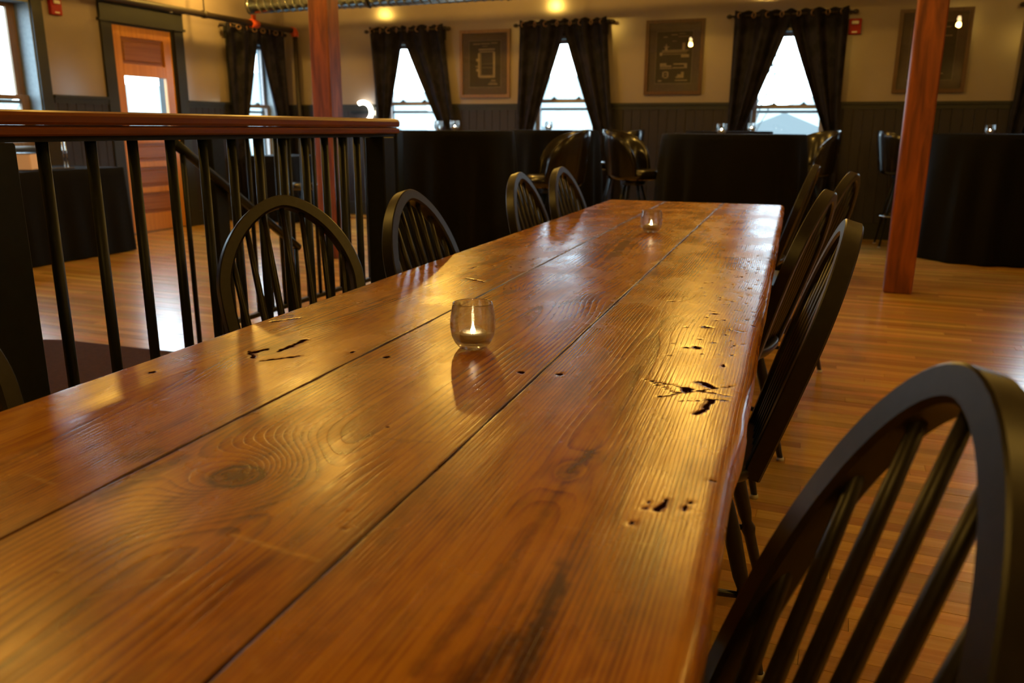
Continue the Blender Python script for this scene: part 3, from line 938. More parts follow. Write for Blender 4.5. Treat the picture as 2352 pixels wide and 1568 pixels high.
def make_chair(S_, label, loc, rz, group):
    t = thing('windsor_chair', label, 'chair', loc, rz, group)
    tl = math.tan(S_['lean'])
    # ---- bow: front face FW wide, DP deep
    cur = bow_curve(S_)
    FW, DP = .032, .037
    nl = Vector((math.cos(S_['lean']), 0, math.sin(S_['lean'])))   # forward normal of the back plane
    n = len(cur)
    def P3(u, z): return Vector((-(z - .45) * tl, u, z))
    sec = [(0, .0025), (.0025, 0), (FW - .005, 0), (FW, .005), (FW, DP - .005), (FW - .005, DP), (.004, DP), (0, DP - .004)]
    P = []
    for i in range(n):
        a = Vector(cur[max(i - 1, 0)]); b = Vector(cur[min(i + 1, n - 1)])
        d = (b - a).normalized()
        inw = Vector((-d.y, d.x))          # inward normal in (u, z)
        base = P3(*cur[i])
        iv = Vector((-(inw.y) * tl, inw.x, inw.y)).normalized()
        ring = [base + iv * s0 - nl * s1 for s0, s1 in sec]
        P.append(ring + [ring[0]])
    mb = MB().grid(P, True)
    o = mb.build('bow', 'chair', t); fixn(o); o.data.set_sharp_from_angle(angle=math.radians(35))
    # ---- spindles
    us = [-.118, -.079, -.040, 0, .040, .079, .118]
    for u in us:
        ut = u * 1.25
        # height of the bow's inner side at ut
        zz = max(z for (uu, z) in cur if abs(abs(uu) - abs(ut)) < .02) - FW * (1.0 + 1.2 * (abs(ut) / S_['wm']) ** 2)
        p0 = Vector((-.018, u, .452)); p1 = P3(ut, zz) - nl * (DP / 2)
        pts = [p0.lerp(p1, k) for k in (0, .15, .4, .7, 1)]
        MB().tube(pts, [.0070, .0086, .0098, .0086, .0066], 8).build('spindle', 'chair', t)
    # ---- saddle seat
    rows = []
    def outline(a):
        c, s = math.cos(a), math.sin(a)
        r = 1 / (abs(c / .205) ** 2.6 + abs(s / .215) ** 2.6) ** (1 / 2.6)
        x, y_ = r * c, r * s
        if x > 0: y_ *= 1 + .05 * x / .2
        return .155 + x, y_
    K = 40
    for (sc, z) in ((.0, .445), (.35, .444), (.7, .450), (.9, .458), (.97, .459), (1.0, .453), (1.0, .442), (.95, .428), (.6, .424), (0, .424)):
        row = []
        for i in range(K + 1):
            x, y_ = outline(2 * PI * i / K)
            row.append((.155 + (x - .155) * sc, y_ * sc, z))
        rows.append(row)
    o = MB().grid(rows, True).build('seat', 'chair', t); fixn(o)
    # ---- legs with white glides
    tops = {(1, 1): (.28, .14), (1, -1): (.28, -.14), (-1, 1): (.045, .13), (-1, -1): (.045, -.13)}
    feet = {(1, 1): (.335, .19), (1, -1): (.335, -.19), (-1, 1): (-.065, .175), (-1, -1): (-.065, -.175)}
    for k_ in tops:
        a = Vector((*tops[k_], .43)); b = Vector((*feet[k_], .006))
        pts = [a.lerp(b, q) for q in (0, .1, .16, .3, .5, .56, .6, .64, .8, 1)]
        lg = MB().tube(pts, [.011, .013, .016, .0185, .0165, .012, .018, .014, .013, .0095], 10).build('leg', 'chair', t)
        MB().lathe([(0, 0), (.012, 0), (.0125, .006), (.011, .012), (0, .012)], 12, (b.x, b.y, 0)).build('foot_glide', 'glide', lg)
    for s in (1, -1):
        a = Vector((*tops[(1, s)], .43)).lerp(Vector((*feet[(1, s)], .006)), .6); b = Vector((*tops[(-1, s)], .43)).lerp(Vector((*feet[(-1, s)], .006)), .6)
        MB().tube([a.lerp(b, q) for q in (0, .25, .5, .75, 1)], [.007, .009, .012, .009, .007], 8).build('stretcher', 'chair', t)
    MB().tube([(.1245, -.159, .175), (.1245, 0, .175), (.1245, .159, .175)], [.007, .011, .007], 8).build('stretcher', 'chair', t)
    return t

GL = 'black spindle-back chairs on the left of the long table'
GR = 'black spindle-back chairs on the right of the long table'
c0 = make_chair(SHAPE, 'black spindle-back chair left of table, second from camera, turned toward us before the railing', (-1.218, 1.690, 0), -.61, GL)
dup(c0, (-.994, 2.099, 0), -.033, 'black spindle-back chair left of table, just right of the railing end post', GL)
dup(c0, (-1.052, 3.138, 0), .011, 'black spindle-back chair left of table with pale blue sheen on its bow', GL)
dup(c0, (-1.053, 3.663, 0), -.056, 'farthest black spindle-back chair on the left of the table', GL)
dup(c0, (-1.12, .66, 0), -.15, 'black spindle-back chair cut by the left photo edge, beside the near newel', GL)
dup(c0, (-.139, 1.755, 0), 3.22, 'black spindle-back chair right of table, nearest but one, its bow tallest against the floor', GR)
dup(c0, (-.197, 2.668, 0), 2.987, 'black spindle-back chair right of table, third from camera, gold-lit bow side', GR)
dup(c0, (-.119, 3.877, 0), 2.885, 'black spindle-back chair right of table, leaning farthest right behind the third', GR)
dup(c0, (-.296, 4.60, 0), 3.09, 'black spindle-back chair by the far right table corner, seen edge-on', GR)
make_chair(dict(zt=.955, wm=.189, zw=.54, w0=.152, lean=.298, ex=1.84), 'large blurred black spindle-back chair in the right foreground', (-.042, .595, 0), 3.575, GR)

# ================================================================ CANDLES
votive = None
def make_votive(label, loc, lit=True, group='glass votive candles'):
    t = thing('votive_candle' if lit else 'votive_glass', label, 'candle' if lit else 'glass', loc, R.random() * 6, group)
    outer = [(0, .0005), (.020, .0), (.0245, .002), (.031, .010), (.0365, .022), (.0385, .036), (.0382, .050), (.0362, .064), (.0338, .0755), (.0332, .0775)]
    inner = [(.0322, .0775), (.0326, .074), (.0348, .064), (.0367, .050), (.0368, .036), (.0342, .022), (.028, .0125), (.020, .0105), (0, .0100)]
    o = MB().lathe(outer + inner, 44).build('glass_cup', 'cupglass', t); fixn(o)
    if lit:
        c = MB().lathe([(0, .0112), (.0205, .0112), (.0220, .0125), (.0228, .0275), (.0222, .0277), (.0218, .0258), (0, .0255)], 28).build('tealight_cup', 'cup', t); fixn(c)
        fixn(MB().lathe([(0, .0256), (.0214, .0259), (.0216, .0272), (.014, .0264), (.004, .0258), (0, .0258)], 28).build('wax', 'wax', t))
        MB().tube([(0, 0, .0256), (.0003, 0, .0275), (.001, 0, .030)], .0006, 5).build('wick', 'wick', t)
        MB().lathe([(0, .0285), (.0018, .0293), (.0028, .0315), (.0028, .0335), (.0019, .0368), (.0008, .0400), (0, .0420)], 12).build('flame', 'flame', t)
    return t
v0 = make_votive('lit tealight in a round clear glass votive, nearest on the long table', (-.5535, 1.2235, TZ + .0005))
def vot(loc, label): return dup(v0, loc, R.random() * 6, label)
vot((-.6195, 2.921, TZ + .0012), 'lit glass votive at the far end of the long table')
P_T1, P_T2, P_T3, P_T3B, P_T4 = (-3.01, 6.28, 1.098), (-2.70, 7.95, 1.104), (-.848, 6.95, 1.084), (-1.07, 8.45, 1.102), (1.25, 8.50, 1.092)
vot((-2.935, 6.16, P_T1[2]), 'lit votive on the black-draped high table below the left picture')
vot((-2.684, 7.74, P_T2[2]), 'lit votive before the middle back window')
vot((-.875, 6.47, P_T3[2]), 'lit votive left of the window by the red alarm, left one of two')
vot((-.83, 8.14, P_T3B[2]), 'lit votive at the lower left corner of the window by the red alarm')
vot((1.16, 8.42, P_T4[2]), 'lit votive on the black-draped table at the right, right of the post')
make_votive('unlit glass votive on the draped table, left of its lit one', (-3.21, 6.42, P_T1[2]), False)

# ================================================================ DRAPED HIGH TABLES
def round_cloth(rad, h, seed, folds=13, flare=.10):
    r = random.Random(seed)
    ph = [r.uniform(0, 2 * PI) for _ in range(4)]
    K = 130
    rows = []
    for sc in (0, .5, .9, .975):
        rows.append([(rad * sc * math.cos(2 * PI * i / K), rad * sc * math.sin(2 * PI * i / K), h) for i in range(K + 1)])
    for j in range(22):
        q = j / 21
        zz = h - .004 - (h - .012 - .0) * q ** 1.05 if j else h - .003
        row = []
        for i in range(K + 1):
            a = 2 * PI * i / K
            amp = min(1, q * 2.2) ** .8
            f = .55 * math.sin(folds * a + ph[0] + q * .5) + .3 * math.sin((folds + 4) * a + ph[1]) + .25 * math.sin(5 * a + ph[2])
            rr_ = rad * (1.0 if j == 0 else 1.004) + flare * q * .5 + .034 * amp * f
            hem = 0.012 * math.sin(3 * a + ph[3]) * (q ** 4)
            row.append((rr_ * math.cos(a), rr_ * math.sin(a), max(zz + hem, .004)))
        rows.append(row)
    return rows
def high_table(p, rad, seed, tl, cl):
    t = thing('high_table', tl, 'table', (p[0], p[1], 0), 0, 'high tables under black cloths')
    MB().lathe([(0, p[2] - .032), (rad - .012, p[2] - .032), (rad - .008, p[2] - .02), (rad - .012, p[2] - .006), (0, p[2] - .006)], 40).build('tabletop', 'tablewood', t)
    MB().tube([(0, 0, .03), (0, 0, p[2] - .033)], .035, 12).build('pedestal', 'iron', t)
    MB().lathe([(0, 0), (.27, 0), (.26, .015), (.06, .035), (0, .035)], 28).build('base', 'iron', t)
    c = MB().grid(round_cloth(rad, p[2] - .001, seed)).build('tablecloth', 'cloth', None)
    c.location = (p[0], p[1], 0); fixn(c)
    tag(c, cl, 'tablecloth', 'black floor-length tablecloths')
high_table(P_T1, .50, 1, 'round high table hidden under black cloth behind the left chairs', 'black floor-length cloth on the high table left of the table end')
high_table(P_T2, .44, 2, 'round high table under black cloth before the middle back window', 'black cloth on the high table before the middle back window')
high_table(P_T3, .56, 3, 'round high table under black cloth beyond the long table end', 'black cloth on the high table straight beyond the long table')
high_table(P_T3B, .41, 4, 'round high table under black cloth against the window by the red alarm', 'black cloth on the high table under the window by the red alarm')
high_table(P_T4, .56, 5, 'round high table under black cloth right of the right post', 'black cloth with uneven hem right of the right timber post')

# rectangular draped tables along the left wall
def box_cloth(hx, hy, h, seed):
    r = random.Random(seed); p0 = r.uniform(0, 6); p1 = r.uniform(0, 6)
    per = []
    rc = .03
    for (cx, cy, a0) in ((hx - rc, hy - rc, 0), (-hx + rc, hy - rc, 90), (-hx + rc, -hy + rc, 180), (hx - rc, -hy + rc, 270)):
        for q in range(5):
            a = math.radians(a0 + q * 22.5)
            per.append((cx + rc * math.cos(a), cy + rc * math.sin(a)))
    P2 = []
    for i in range(len(per)):
        a, b = per[i], per[(i + 1) % len(per)]
        L = math.hypot(b[0] - a[0], b[1] - a[1]); m_ = max(1, int(L / .03))
        for k in range(m_): P2.append((a[0] + (b[0] - a[0]) * k / m_, a[1] + (b[1] - a[1]) * k / m_))
    P2.append(P2[0])
    rows = [[(x * s_, y_ * s_, h) for x, y_ in P2] for s_ in (0, .6, .985)]
    n = len(P2) - 1
    for j in range(12):
        q = j / 11
        row = []
        for i, (x, y_) in enumerate(P2):
            a = 2 * PI * (i % n) / n
            f = (math.sin(24 * a + p0) * .6 + math.sin(9 * a + p1) * .4) * .016 * min(1, q * 2)
            d = math.hypot(x, y_) or 1
            sx_, sy_ = x / hx, y_ / hy
            m_ = max(abs(sx_), abs(sy_)) or 1
            ox = (sx_ if abs(sx_) > .97 * m_ else 0); oy = (sy_ if abs(sy_) > .97 * m_ else 0)
            row.append((x + ox * (f + .03 * q), y_ + oy * (f + .03 * q), h - .003 - (h - .012) * q))
        rows.append(row)
    return rows
def rect_table(x, y, hx, hy, h, seed, tl, cl):
    t = thing('side_table', tl, 'table', (x, y, 0), 0, 'draped side tables by the left wall')
    MB().box((-hx + .01, -hy + .01, h - .035), (hx - .01, hy - .01, h - .006), .003).build('tabletop', 'tablewood', t)
    for a in (-1, 1):
        for b in (-1, 1):
            MB().tube([(a * (hx - .06), b * (hy - .06), 0), (a * (hx - .06), b * (hy - .06), h - .035)], .018, 8).build('leg', 'iron', t)
    c = MB().grid(box_cloth(hx, hy, h - .001, seed)).build('tablecloth', 'cloth', None)
    c.location = (x, y, 0); fixn(c); tag(c, cl, 'tablecloth', 'black floor-length tablecloths')
rect_table(-6.44, 4.85, .38, .92, .76, 6, 'long side table under black cloth below the left wall window', 'black cloth on the long side table seen through the near balusters')
rect_table(-6.40, 8.62, .33, .38, .78, 7, 'small side table under black cloth in the far left corner', 'black cloth on the small table in the far left corner')

# things on the left side table
t = thing('lantern', 'small glowing tan parchment lantern on the draped side table', 'lantern', (-6.30, 4.97, .76), .5)
MB().box((-.075, -.075, .004), (.075, .075, .135), .006).build('lantern_shade', 'lantern', t)
MB().box((-.08, -.08, 0), (.08, .08, .006)).build('base', 'iron', t)
MB().box((-.08, -.08, .133), (.08, .08, .140)).build('rim', 'iron', t)
t = thing('menu_stand', 'dark menu board in a slim chrome stand on the draped side table', 'stand', (-6.28, 5.34, .76), -.2)
MB().box((-.006, -.22, .03), (.006, -.02, .26), .002).build('menu_board', 'print', t)
for yy in (-.005, .022):
    MB().tube([(0, yy, 0), (-.02, yy, .28)], .006, 8).build('upright', 'chrome', t)
MB().box((-.05, -.24, 0), (.05, .05, .008), .002).build('base', 'chrome', t)
MB().box((-.008, -.25, .26), (.008, .03, .275), .002).build('top_rail', 'chrome', t)

# black padded stool in the corner
t = thing('low_stool', 'low round black padded stool beside the corner side table', 'stool', (-5.72, 7.95, 0), 0)
MB().lathe([(0, .43), (.19, .43), (.205, .45), (.205, .485), (.19, .503), (0, .508)], 28).build('seat', 'vinyl', t)
for k in range(4):
    a = PI / 4 + k * PI / 2
    MB().tube([(.12 * math.cos(a), .12 * math.sin(a), .43), (.17 * math.cos(a), .17 * math.sin(a), 0)], .012, 8).build('leg', 'iron', t)

# ================================================================ BAR STOOLS
def make_stool(label, loc, rz):
    t = thing('bar_stool', label, 'stool', loc, rz, 'black vinyl bucket-back bar stools')
    MB().lathe([(0, .70), (.19, .70), (.215, .715), (.222, .745), (.212, .775), (.18, .788), (0, .792)], 36).build('seat', 'vinyl', t)
    # bucket back: open towards +X
    rows_o, rows_i = [], []
    n = 34
    A0 = math.radians(112)
    for i in range(n + 1):
        a = -A0 + 2 * A0 * i / n
        k = abs(a) / A0
        top = .79 + .315 * max(0.0, 1 - k ** 3.2) ** .62
        bot = .735
        lean = .055
        ro, ri = [], []
        for j in range(9):
            q = j / 8
            z = bot + (top - bot) * q
            out = .212 + lean * ((z - bot) / .36) * (1 - .55 * k)
            rnd = .012 * (q ** 6)
            ca, sa = -math.cos(a), math.sin(a)
            ro.append(((out + .022 - rnd) * ca, (out + .022 - rnd) * sa, z - (.004 if q == 1 else 0)))
            ri.append(((out - .012 + rnd) * ca, (out - .012 + rnd) * sa, z - (.004 if q == 1 else 0)))
        rows_o.append(ro + [((ro[-1][0] + ri[-1][0]) / 2, (ro[-1][1] + ri[-1][1]) / 2, top + .004)] + ri[::-1] + [ro[0]])
    mb = MB().grid(rows_o)
    m_ = len(rows_o[0]) - 1
    mb.f += [tuple(range(m_ - 1, -1, -1)), tuple(n * (m_ + 1) + k for k in range(m_))]; mb.sm += [False, False]
    bk = mb.build('backrest', 'vinyl', t); fixn(bk)
    pts = []
    for i in range(n + 1):
        a = -A0 + 2 * A0 * i / n; k = abs(a) / A0
        top = .79 + .315 * max(0.0, 1 - k ** 3.2) ** .62
        out = .217 + .055 * ((top - .735) / .36) * (1 - .55 * k)
        pts.append((-out * math.cos(a), out * math.sin(a), top + .002))
    MB().tube(pts, .0055, 6).build('piping', 'vinyl', bk)
    MB().lathe([(0, .655), (.09, .655), (.10, .668), (.10, .70), (0, .70)], 24).build('swivel', 'iron', t)
    for k in range(4):
        a = PI / 4 + k * PI / 2
        p = [(.075 * math.cos(a), .075 * math.sin(a), .66), (.16 * math.cos(a), .16 * math.sin(a), .38), (.235 * math.cos(a), .235 * math.sin(a), 0)]
        lg = MB().tube(p, [.012, .011, .010], 8).build('leg', 'iron', t)
        MB().lathe([(0, 0), (.013, 0), (.013, .008), (0, .009)], 10, (.235 * math.cos(a), .235 * math.sin(a), 0)).build('foot_glide', 'glide', lg)
    MB().tube([(.19 * math.cos(2 * PI * k / 32), .19 * math.sin(2 * PI * k / 32), .30) for k in range(32)], .009, 8, closed=True).build('foot_ring', 'chrome', t)
    return t
s0 = make_stool('black bucket-back bar stool between the first two draped tables, its seat lit gold', (-1.99, 5.84, 0), 3.6)
def st(loc, rz, label): dup(s0, loc, rz, label)
st((-2.22, 8.60, 0), 3.5, 'black bar stool standing under the middle back picture, seat edge lit pale blue')
st((-1.66, 7.02, 0), -.05, 'black bar stool tucked against the left side of the table beyond the long table')
st((-.31, 8.32, 0), 3.7, 'black bar stool right of the tables beyond the long table, brown sheen inside its back')
st((.55, 9.0, 0), .1, 'black bar stool half hidden behind the right timber post')

# ================================================================ RAILINGS
RX = -1.6
ratios = [0.817, 0.895, 0.971, 1.047, 1.1195, 1.191, 1.262, 1.333, 1.405, 1.474, 1.538, 1.597]
rl = thing('stair_railing', 'black balustrade with moulded reddish wood handrail beside the long table', 'railing', (RX, 0, 0))
# handrail profile (x, z), swept along Y
def prof(pts, y0, y1): return MB().extrude(pts, y0, y1, axis=1)
YR0, YR1 = -1.3, 2.80
up = [(-.034, 1.121), (.034, 1.121), (.038, 1.127), (.038, 1.140), (.033, 1.147), (.018, 1.151), (-.018, 1.151), (-.033, 1.147), (-.038, 1.140), (-.038, 1.127)]
loo = [(-.026, 1.116), (.026, 1.116), (.026, 1.1205), (-.026, 1.1205)]
bo = [(-.033, 1.098), (.033, 1.098), (.036, 1.102), (.036, 1.113), (.033, 1.116), (-.033, 1.116), (-.036, 1.113), (-.036, 1.102)]
hr = prof(up, YR0, YR1).build('handrail', 'rail', rl)
prof(loo, YR0, YR1 - .002).build('rail_groove', 'rail', hr)
prof(bo, YR0, YR1).build('rail_moulding', 'rail', rl)
prof([(-.02, 1.086), (.02, 1.086), (.02, 1.098), (-.02, 1.098)], YR0, YR1 - .01).build('top_bar', 'iron', rl)
prof([(-.022, .07), (.022, .07), (.022, .095), (-.022, .095)], YR0, YR1 - .02).build('bottom_bar', 'iron', rl)
for r_ in ratios + [.665 - .075 * k for k in range(1, 16)]:
    yb = -RX * r_ if r_ != .817 else 1.307
    yy = -RX * r_
    MB().tube([(0, yy, .095), (0, yy, 1.086)], .0128, 12).build('baluster', 'iron', rl)
for yy, w in ((1.155, .052), (2.715, .040), (-1.25, .05)):
    nw = MB().box((-w, yy - w, 0), (w, yy + w, 1.086), .004).build('newel', 'iron', rl)

r2 = thing('stair_handrail', 'black guard with a handrail sloping down, behind the near balustrade', 'railing', (-3.0, 0, 0))
for yy, w, h in ((3.42, .045, 1.09), (5.3, .045, 1.09)):
    MB().box((-w, yy - w, 0), (w, yy + w, h), .004).build('newel', 'iron', r2)
MB().box((-.03, 3.465, 1.06), (.03, 5.255, 1.09), .006).build('top_bar', 'iron', r2)
MB().box((-.018, 3.465, .08), (.018, 5.255, .105), .003).build('bottom_bar', 'iron', r2)
yy = 3.58
while yy < 5.22:
    MB().tube([(0, yy, .105), (0, yy, 1.06)], .0125, 10).build('baluster', 'iron', r2)
    yy += .12
hp = [(.07, 3.09, 1.045), (.07, 3.20, .975), (.07, 3.6, .705), (.07, 4.0, .435)]
MB().tube(hp, [.026, .022, .022, .022], 10).build('sloped_handrail', 'iron', r2)
MB().tube([(.07, 3.14, 0), (.07, 3.14, .99)], .0125, 10).build('support', 'iron', r2)
MB().tube([(.07, 3.98, 0), (.07, 3.98, .43)], .0125, 10).build('support', 'iron', r2)
MB().tube([(.07, 3.42 - .02, .82), (.0, 3.42, .82)], .008, 8).build('bracket', 'iron', r2)

# floor mat behind the balustrade
rows = []
tag(MB().extrude([(-4.05, 1.0), (-1.75, 1.0), (-1.75, 3.11), (-3.1, 3.11), (-3.80, 3.07), (-4.0, 3.00), (-4.05, 2.9)], .0005, .010).build('floor_mat', 'mat'),
    'dark brown floor mat behind the near balusters', 'mat')

# ================================================================ CURTAINS
RODZ = 2.262
GRP = 'dark damask curtains tied back'
def curtain_panel(side, outer_t, inner_t, outer_b, inner_b, z_tie, label, nf=2):
    """u coordinates along the wall; panel from rod height to the tie, then down to the floor.  side: 'back'/'left'"""
    off = .085
    P = (lambda u, w, z: (u, YB - off - w, z)) if side == 'back' else (lambda u, w, z: (XL + off + w, u, z))
    n = 64
    rows = []
    zs = [RODZ + .045, RODZ + .02] + [RODZ - (RODZ - z_tie) * k / 26 for k in range(0, 27)] + [z_tie - (z_tie - .06) * k / 14 for k in range(1, 15)]
    for z in zs:
        if z >= z_tie:
            k = min(1, (RODZ - z) / (RODZ - z_tie)); k = max(k, 0)
            # the free edge hangs in a shallow curve to the tie
            ki = max(0.0, (k - .06) / .94) ** 1.06
            o_ = outer_t + (outer_b - outer_t) * k
            i_ = inner_t + (inner_b - inner_t) * ki
            amp = .040 - .016 * k
        else:
            k = (z_tie - z) / z_tie
            wdt = (inner_t - outer_t) * .55
            o_ = outer_b - wdt * .10 * min(1, k * 2); i_ = inner_b + wdt * .28 * min(1, k * 1.6)
            amp = .022 + .012 * k
        row = []
        for j in range(n + 1):
            s = j / n
            u = o_ + (i_ - o_) * s
            w = amp * math.sin(2 * PI * nf * s + .6) + .25 * amp * math.sin(2 * PI * (2 * nf + 1) * s + z * 2.2)
            if z > RODZ: w = amp * math.sin(2 * PI * nf * s + .6)
            zz = z + (0.010 * math.cos(2 * PI * 2 * nf * s) if z > RODZ + .03 else 0)
            row.append(P(u, w, zz))
        rows.append(row)
    o = MB().grid(rows).build('curtain', 'curtain', None)
    sol = o.modifiers.new('thickness', 'SOLIDIFY'); sol.thickness = .004
    tag(o, label, 'curtain', GRP)
    # metal grommets where the rod goes through
    for g in range(2 * nf):
        s = ((g + .5) * .5 - .3 / (2 * PI)) / nf
        u = outer_t + (inner_t - outer_t) * min(max(s, .03), .97)
        pts = []
        for q in range(20):
            a = 2 * PI * q / 20
            # ring lies across the steep part of the fold, facing obliquely to the room
            tw = .75 if g % 2 else -.75
            if side == 'back': pts.append((u + .026 * math.cos(a) * math.cos(tw), YB - off - .026 * math.cos(a) * math.sin(tw) - .036, RODZ + .026 * math.sin(a)))
            else: pts.append((XL + off + .036 + .026 * math.cos(a) * math.sin(tw), u + .026 * math.cos(a) * math.cos(tw), RODZ + .026 * math.sin(a)))
        MB().tube(pts, .0065, 6, closed=True).build('grommet', 'bronze', o)
    # tieback band round the gathered cloth
    c_, hw = (outer_b + inner_b) / 2, abs(inner_b - outer_b) / 2 + .012
    pts = [P(c_ + hw * math.cos(2 * PI * q / 24), .042 * math.sin(2 * PI * q / 24), z_tie + .008 * math.cos(2 * PI * q / 24)) for q in range(24)]
    MB().tube(pts, .010, 6, closed=True).build('tieback', 'curtain', o)
    return o
def rod(side, u0, u1, label):
    off = .085
    t = thing('curtain_rod', label, 'curtain rod', (0, 0, 0), 0, 'curtain rods over the windows')
    P = (lambda u, w, z: (u, YB - off - w, z)) if side == 'back' else (lambda u, w, z: (XL + off + w, u, z))
    MB().tube([P(u0, 0, RODZ), P(u1, 0, RODZ)], .0105, 10).build('rod', 'pipe', t)
    for u, s in ((u0, -1), (u1, 1)):
        MB().tube([P(u, 0, RODZ), P(u + s * .01, 0, RODZ), P(u + s * .025, 0, RODZ), P(u + s * .045, 0, RODZ), P(u + s * .055, 0, RODZ)], [.012, .020, .024, .018, .004], 10).build('finial', 'pipe', t)
        MB().tube([P(u - s * .02, -off, RODZ - .01), P(u - s * .02, 0, RODZ)], .007, 8).build('bracket', 'pipe', t)
for (L_, Rr, apex, lb, rb, ob, ob2, tie, nm) in (
        (-5.61, -4.60, -5.155, -5.40, -4.66, -5.53, -4.46, 1.10, 'the back window nearest the corner'),
        (-3.62, -2.59, -3.085, -3.46, -2.69, -3.65, -2.48, 1.06, 'the middle back window'),
        (-1.21, -.10, -.655, -1.06, -.215, -1.21, -.09, 1.07, 'the window by the red alarm'),
        (1.47, 2.55, 2.02, 1.62, 2.42, 1.44, 2.60, 1.07, 'the back window at the right photo edge')):
    rod('back', L_ - .03, Rr + .04, 'dark metal curtain rod over ' + nm)
    curtain_panel('back', L_, apex, ob, lb, tie, 'dark damask curtain at the left side of ' + nm)
    curtain_panel('back', Rr, apex, ob2, rb, tie, 'dark damask curtain at the right side of ' + nm)
rod('left', 8.19, 9.33, 'dark metal curtain rod over the left wall corner window')
curtain_panel('left', 8.22, 8.80, 8.26, 8.47, 1.07, 'dark damask curtain on the left wall, nearer side of the corner window')
curtain_panel('left', 9.30, 8.80, 9.34, 9.14, 1.07, 'dark damask curtain on the left wall, corner side of the corner window')

# ================================================================ PICTURES
def picture(x0, x1, z0, z1, fr, drawing, label):
    t = thing('framed_print', label, 'picture', (x0, YB, z0), 0, 'framed technical drawings on the back wall')
    w, h = x1 - x0, z1 - z0
    f = .036
    mb = MB()
    mb.extrude([(0, 0), (w, 0), (w - f, f), (f, f)], -.030, -.001, axis=1).extrude([(w, 0), (w, h), (w - f, h - f), (w - f, f)], -.030, -.001, axis=1)
    mb.extrude([(w, h), (0, h), (f, h - f), (w - f, h - f)], -.030, -.001, axis=1).extrude([(0, h), (0, 0), (f, f), (f, h - f)], -.030, -.001, axis=1)
    o = mb.build('frame', fr, t); fixn(o)
    MB().box((f, -.012, f), (w - f, -.010, h - f)).build('mat_board', 'matboard', t)
    m_ = f + .085 * w / .63
    pr = MB().box((m_, -.0145, m_), (w - m_, -.0125, h - m_)).build('print', 'print', t)
    mb = MB()
    e_ = .006
    mb.box((m_ - e_, -.0135, m_ - e_), (m_, -.0122, h - m_ + e_)).box((w - m_, -.0135, m_ - e_), (w - m_ + e_, -.0122, h - m_ + e_))
    mb.box((m_, -.0135, m_ - e_), (w - m_, -.0122, m_)).box((m_, -.0135, h - m_), (w - m_, -.0122, h - m_ + e_))
    mb.build('mat_edge', 'matinner', t)
    pw, phh = w - 2 * m_, h - 2 * m_
    mb = MB()
    for (a, b, c, d) in drawing:
        mb.box((m_ + a * pw, -.0158, m_ + b * phh), (m_ + c * pw, -.0146, m_ + d * phh))
    mb.build('drawing', 'ink', pr)
    MB().box((f + .001, -.022, f + .001), (w - f - .001, -.0195, h - f - .001)).build('glass_pane', 'picglass', t)
    return t
dr1 = [(.30, .80, .82, .83), (.32, .755, .80, .775), (.32, .20, .82, .235), (.34, .24, .80, .255), (.28, .22, .34, .74), (.36, .26, .375, .74), (.76, .22, .83, .76),
       (.22, .34, .28, .40), (.20, .44, .28, .46), (.22, .56, .28, .62), (.12, .925, .35, .94), (.38, .93, .66, .945), (.70, .94, .9, .955), (.42, .88, .58, .89),
       (.60, .05, .90, .07), (.64, .09, .86, .10), (.70, .13, .84, .15), (.40, .50, .74, .505), (.40, .42, .74, .425)]
dr2 = [(.16, .60, .86, .615), (.16, .63, .90, .645), (.10, .54, .17, .60), (.17, .56, .86, .57), (.72, .645, .80, .78), (.24, .645, .31, .70), (.20, .70, .36, .715), (.26, .715, .29, .76),
       (.70, .50, .92, .555), (.12, .32, .44, .345), (.12, .35, .30, .39), (.50, .36, .88, .385), (.48, .29, .88, .31), (.80, .30, .88, .37), (.12, .285, .46, .30), (.20, .12, .24, .22), (.24, .21, .34, .23),
       (.24, .10, .34, .12), (.33, .12, .37, .22), (.27, .155, .30, .18), (.58, .10, .80, .13), (.62, .13, .80, .17), (.72, .17, .80, .22), (.56, .045, .90, .065), (.08, .035, .18, .06),
       (.18, .89, .30, .905), (.40, .93, .58, .945), (.62, .95, .80, .96), (.60, .895, .90, .905), (.44, .81, .56, .82)]
dr3 = [(.10, .10, .30, .13), (.55, .10, .80, .12), (.2, .3, .4, .32), (.55, .6, .75, .62), (.15, .9, .85, .92), (.3, .5, .34, .8), (.6, .3, .64, .6), (.7, .75, .9, .77)]
picture(-4.42, -3.77, 1.47, 2.24, 'frame_gold', dr1, 'gold-framed dark technical drawing between the two left back windows')
picture(-2.16, -1.525, 1.485, 2.265, 'frame_walnut', dr2, 'brown-framed technical drawing of a machine between middle and right back windows')
picture(.375, 1.025, 1.48, 2.268, 'frame_walnut', dr3, 'brown-framed dark print half hidden behind the right timber post')

# ================================================================ FITTINGS
def alarm(loc, side, label):
    t = thing('fire_alarm', label, 'alarm', loc, 0 if side == 'back' else -PI / 2 + PI, 'red fire alarm strobes')
    MB().box((-.06, -.045, -.075), (.06, 0, .075), .006).build('housing', 'red', t)
    MB().box((-.034, -.062, .020), (.034, -.044, .052), .006).build('strobe', 'lens', t)
    MB().box((-.024, -.048, -.060), (.024, -.044, -.048)).build('grille', 'lens', t)
    return t
alarm((-.03, YB, 2.126), 'back', 'red fire alarm strobe on the back wall beside the curtain rod')
a_ = alarm((XL, 5.99, 2.185), 'left', 'red fire alarm strobe on the left wall beside the door casing')
a_.rotation_euler = (0, 0, PI / 2)

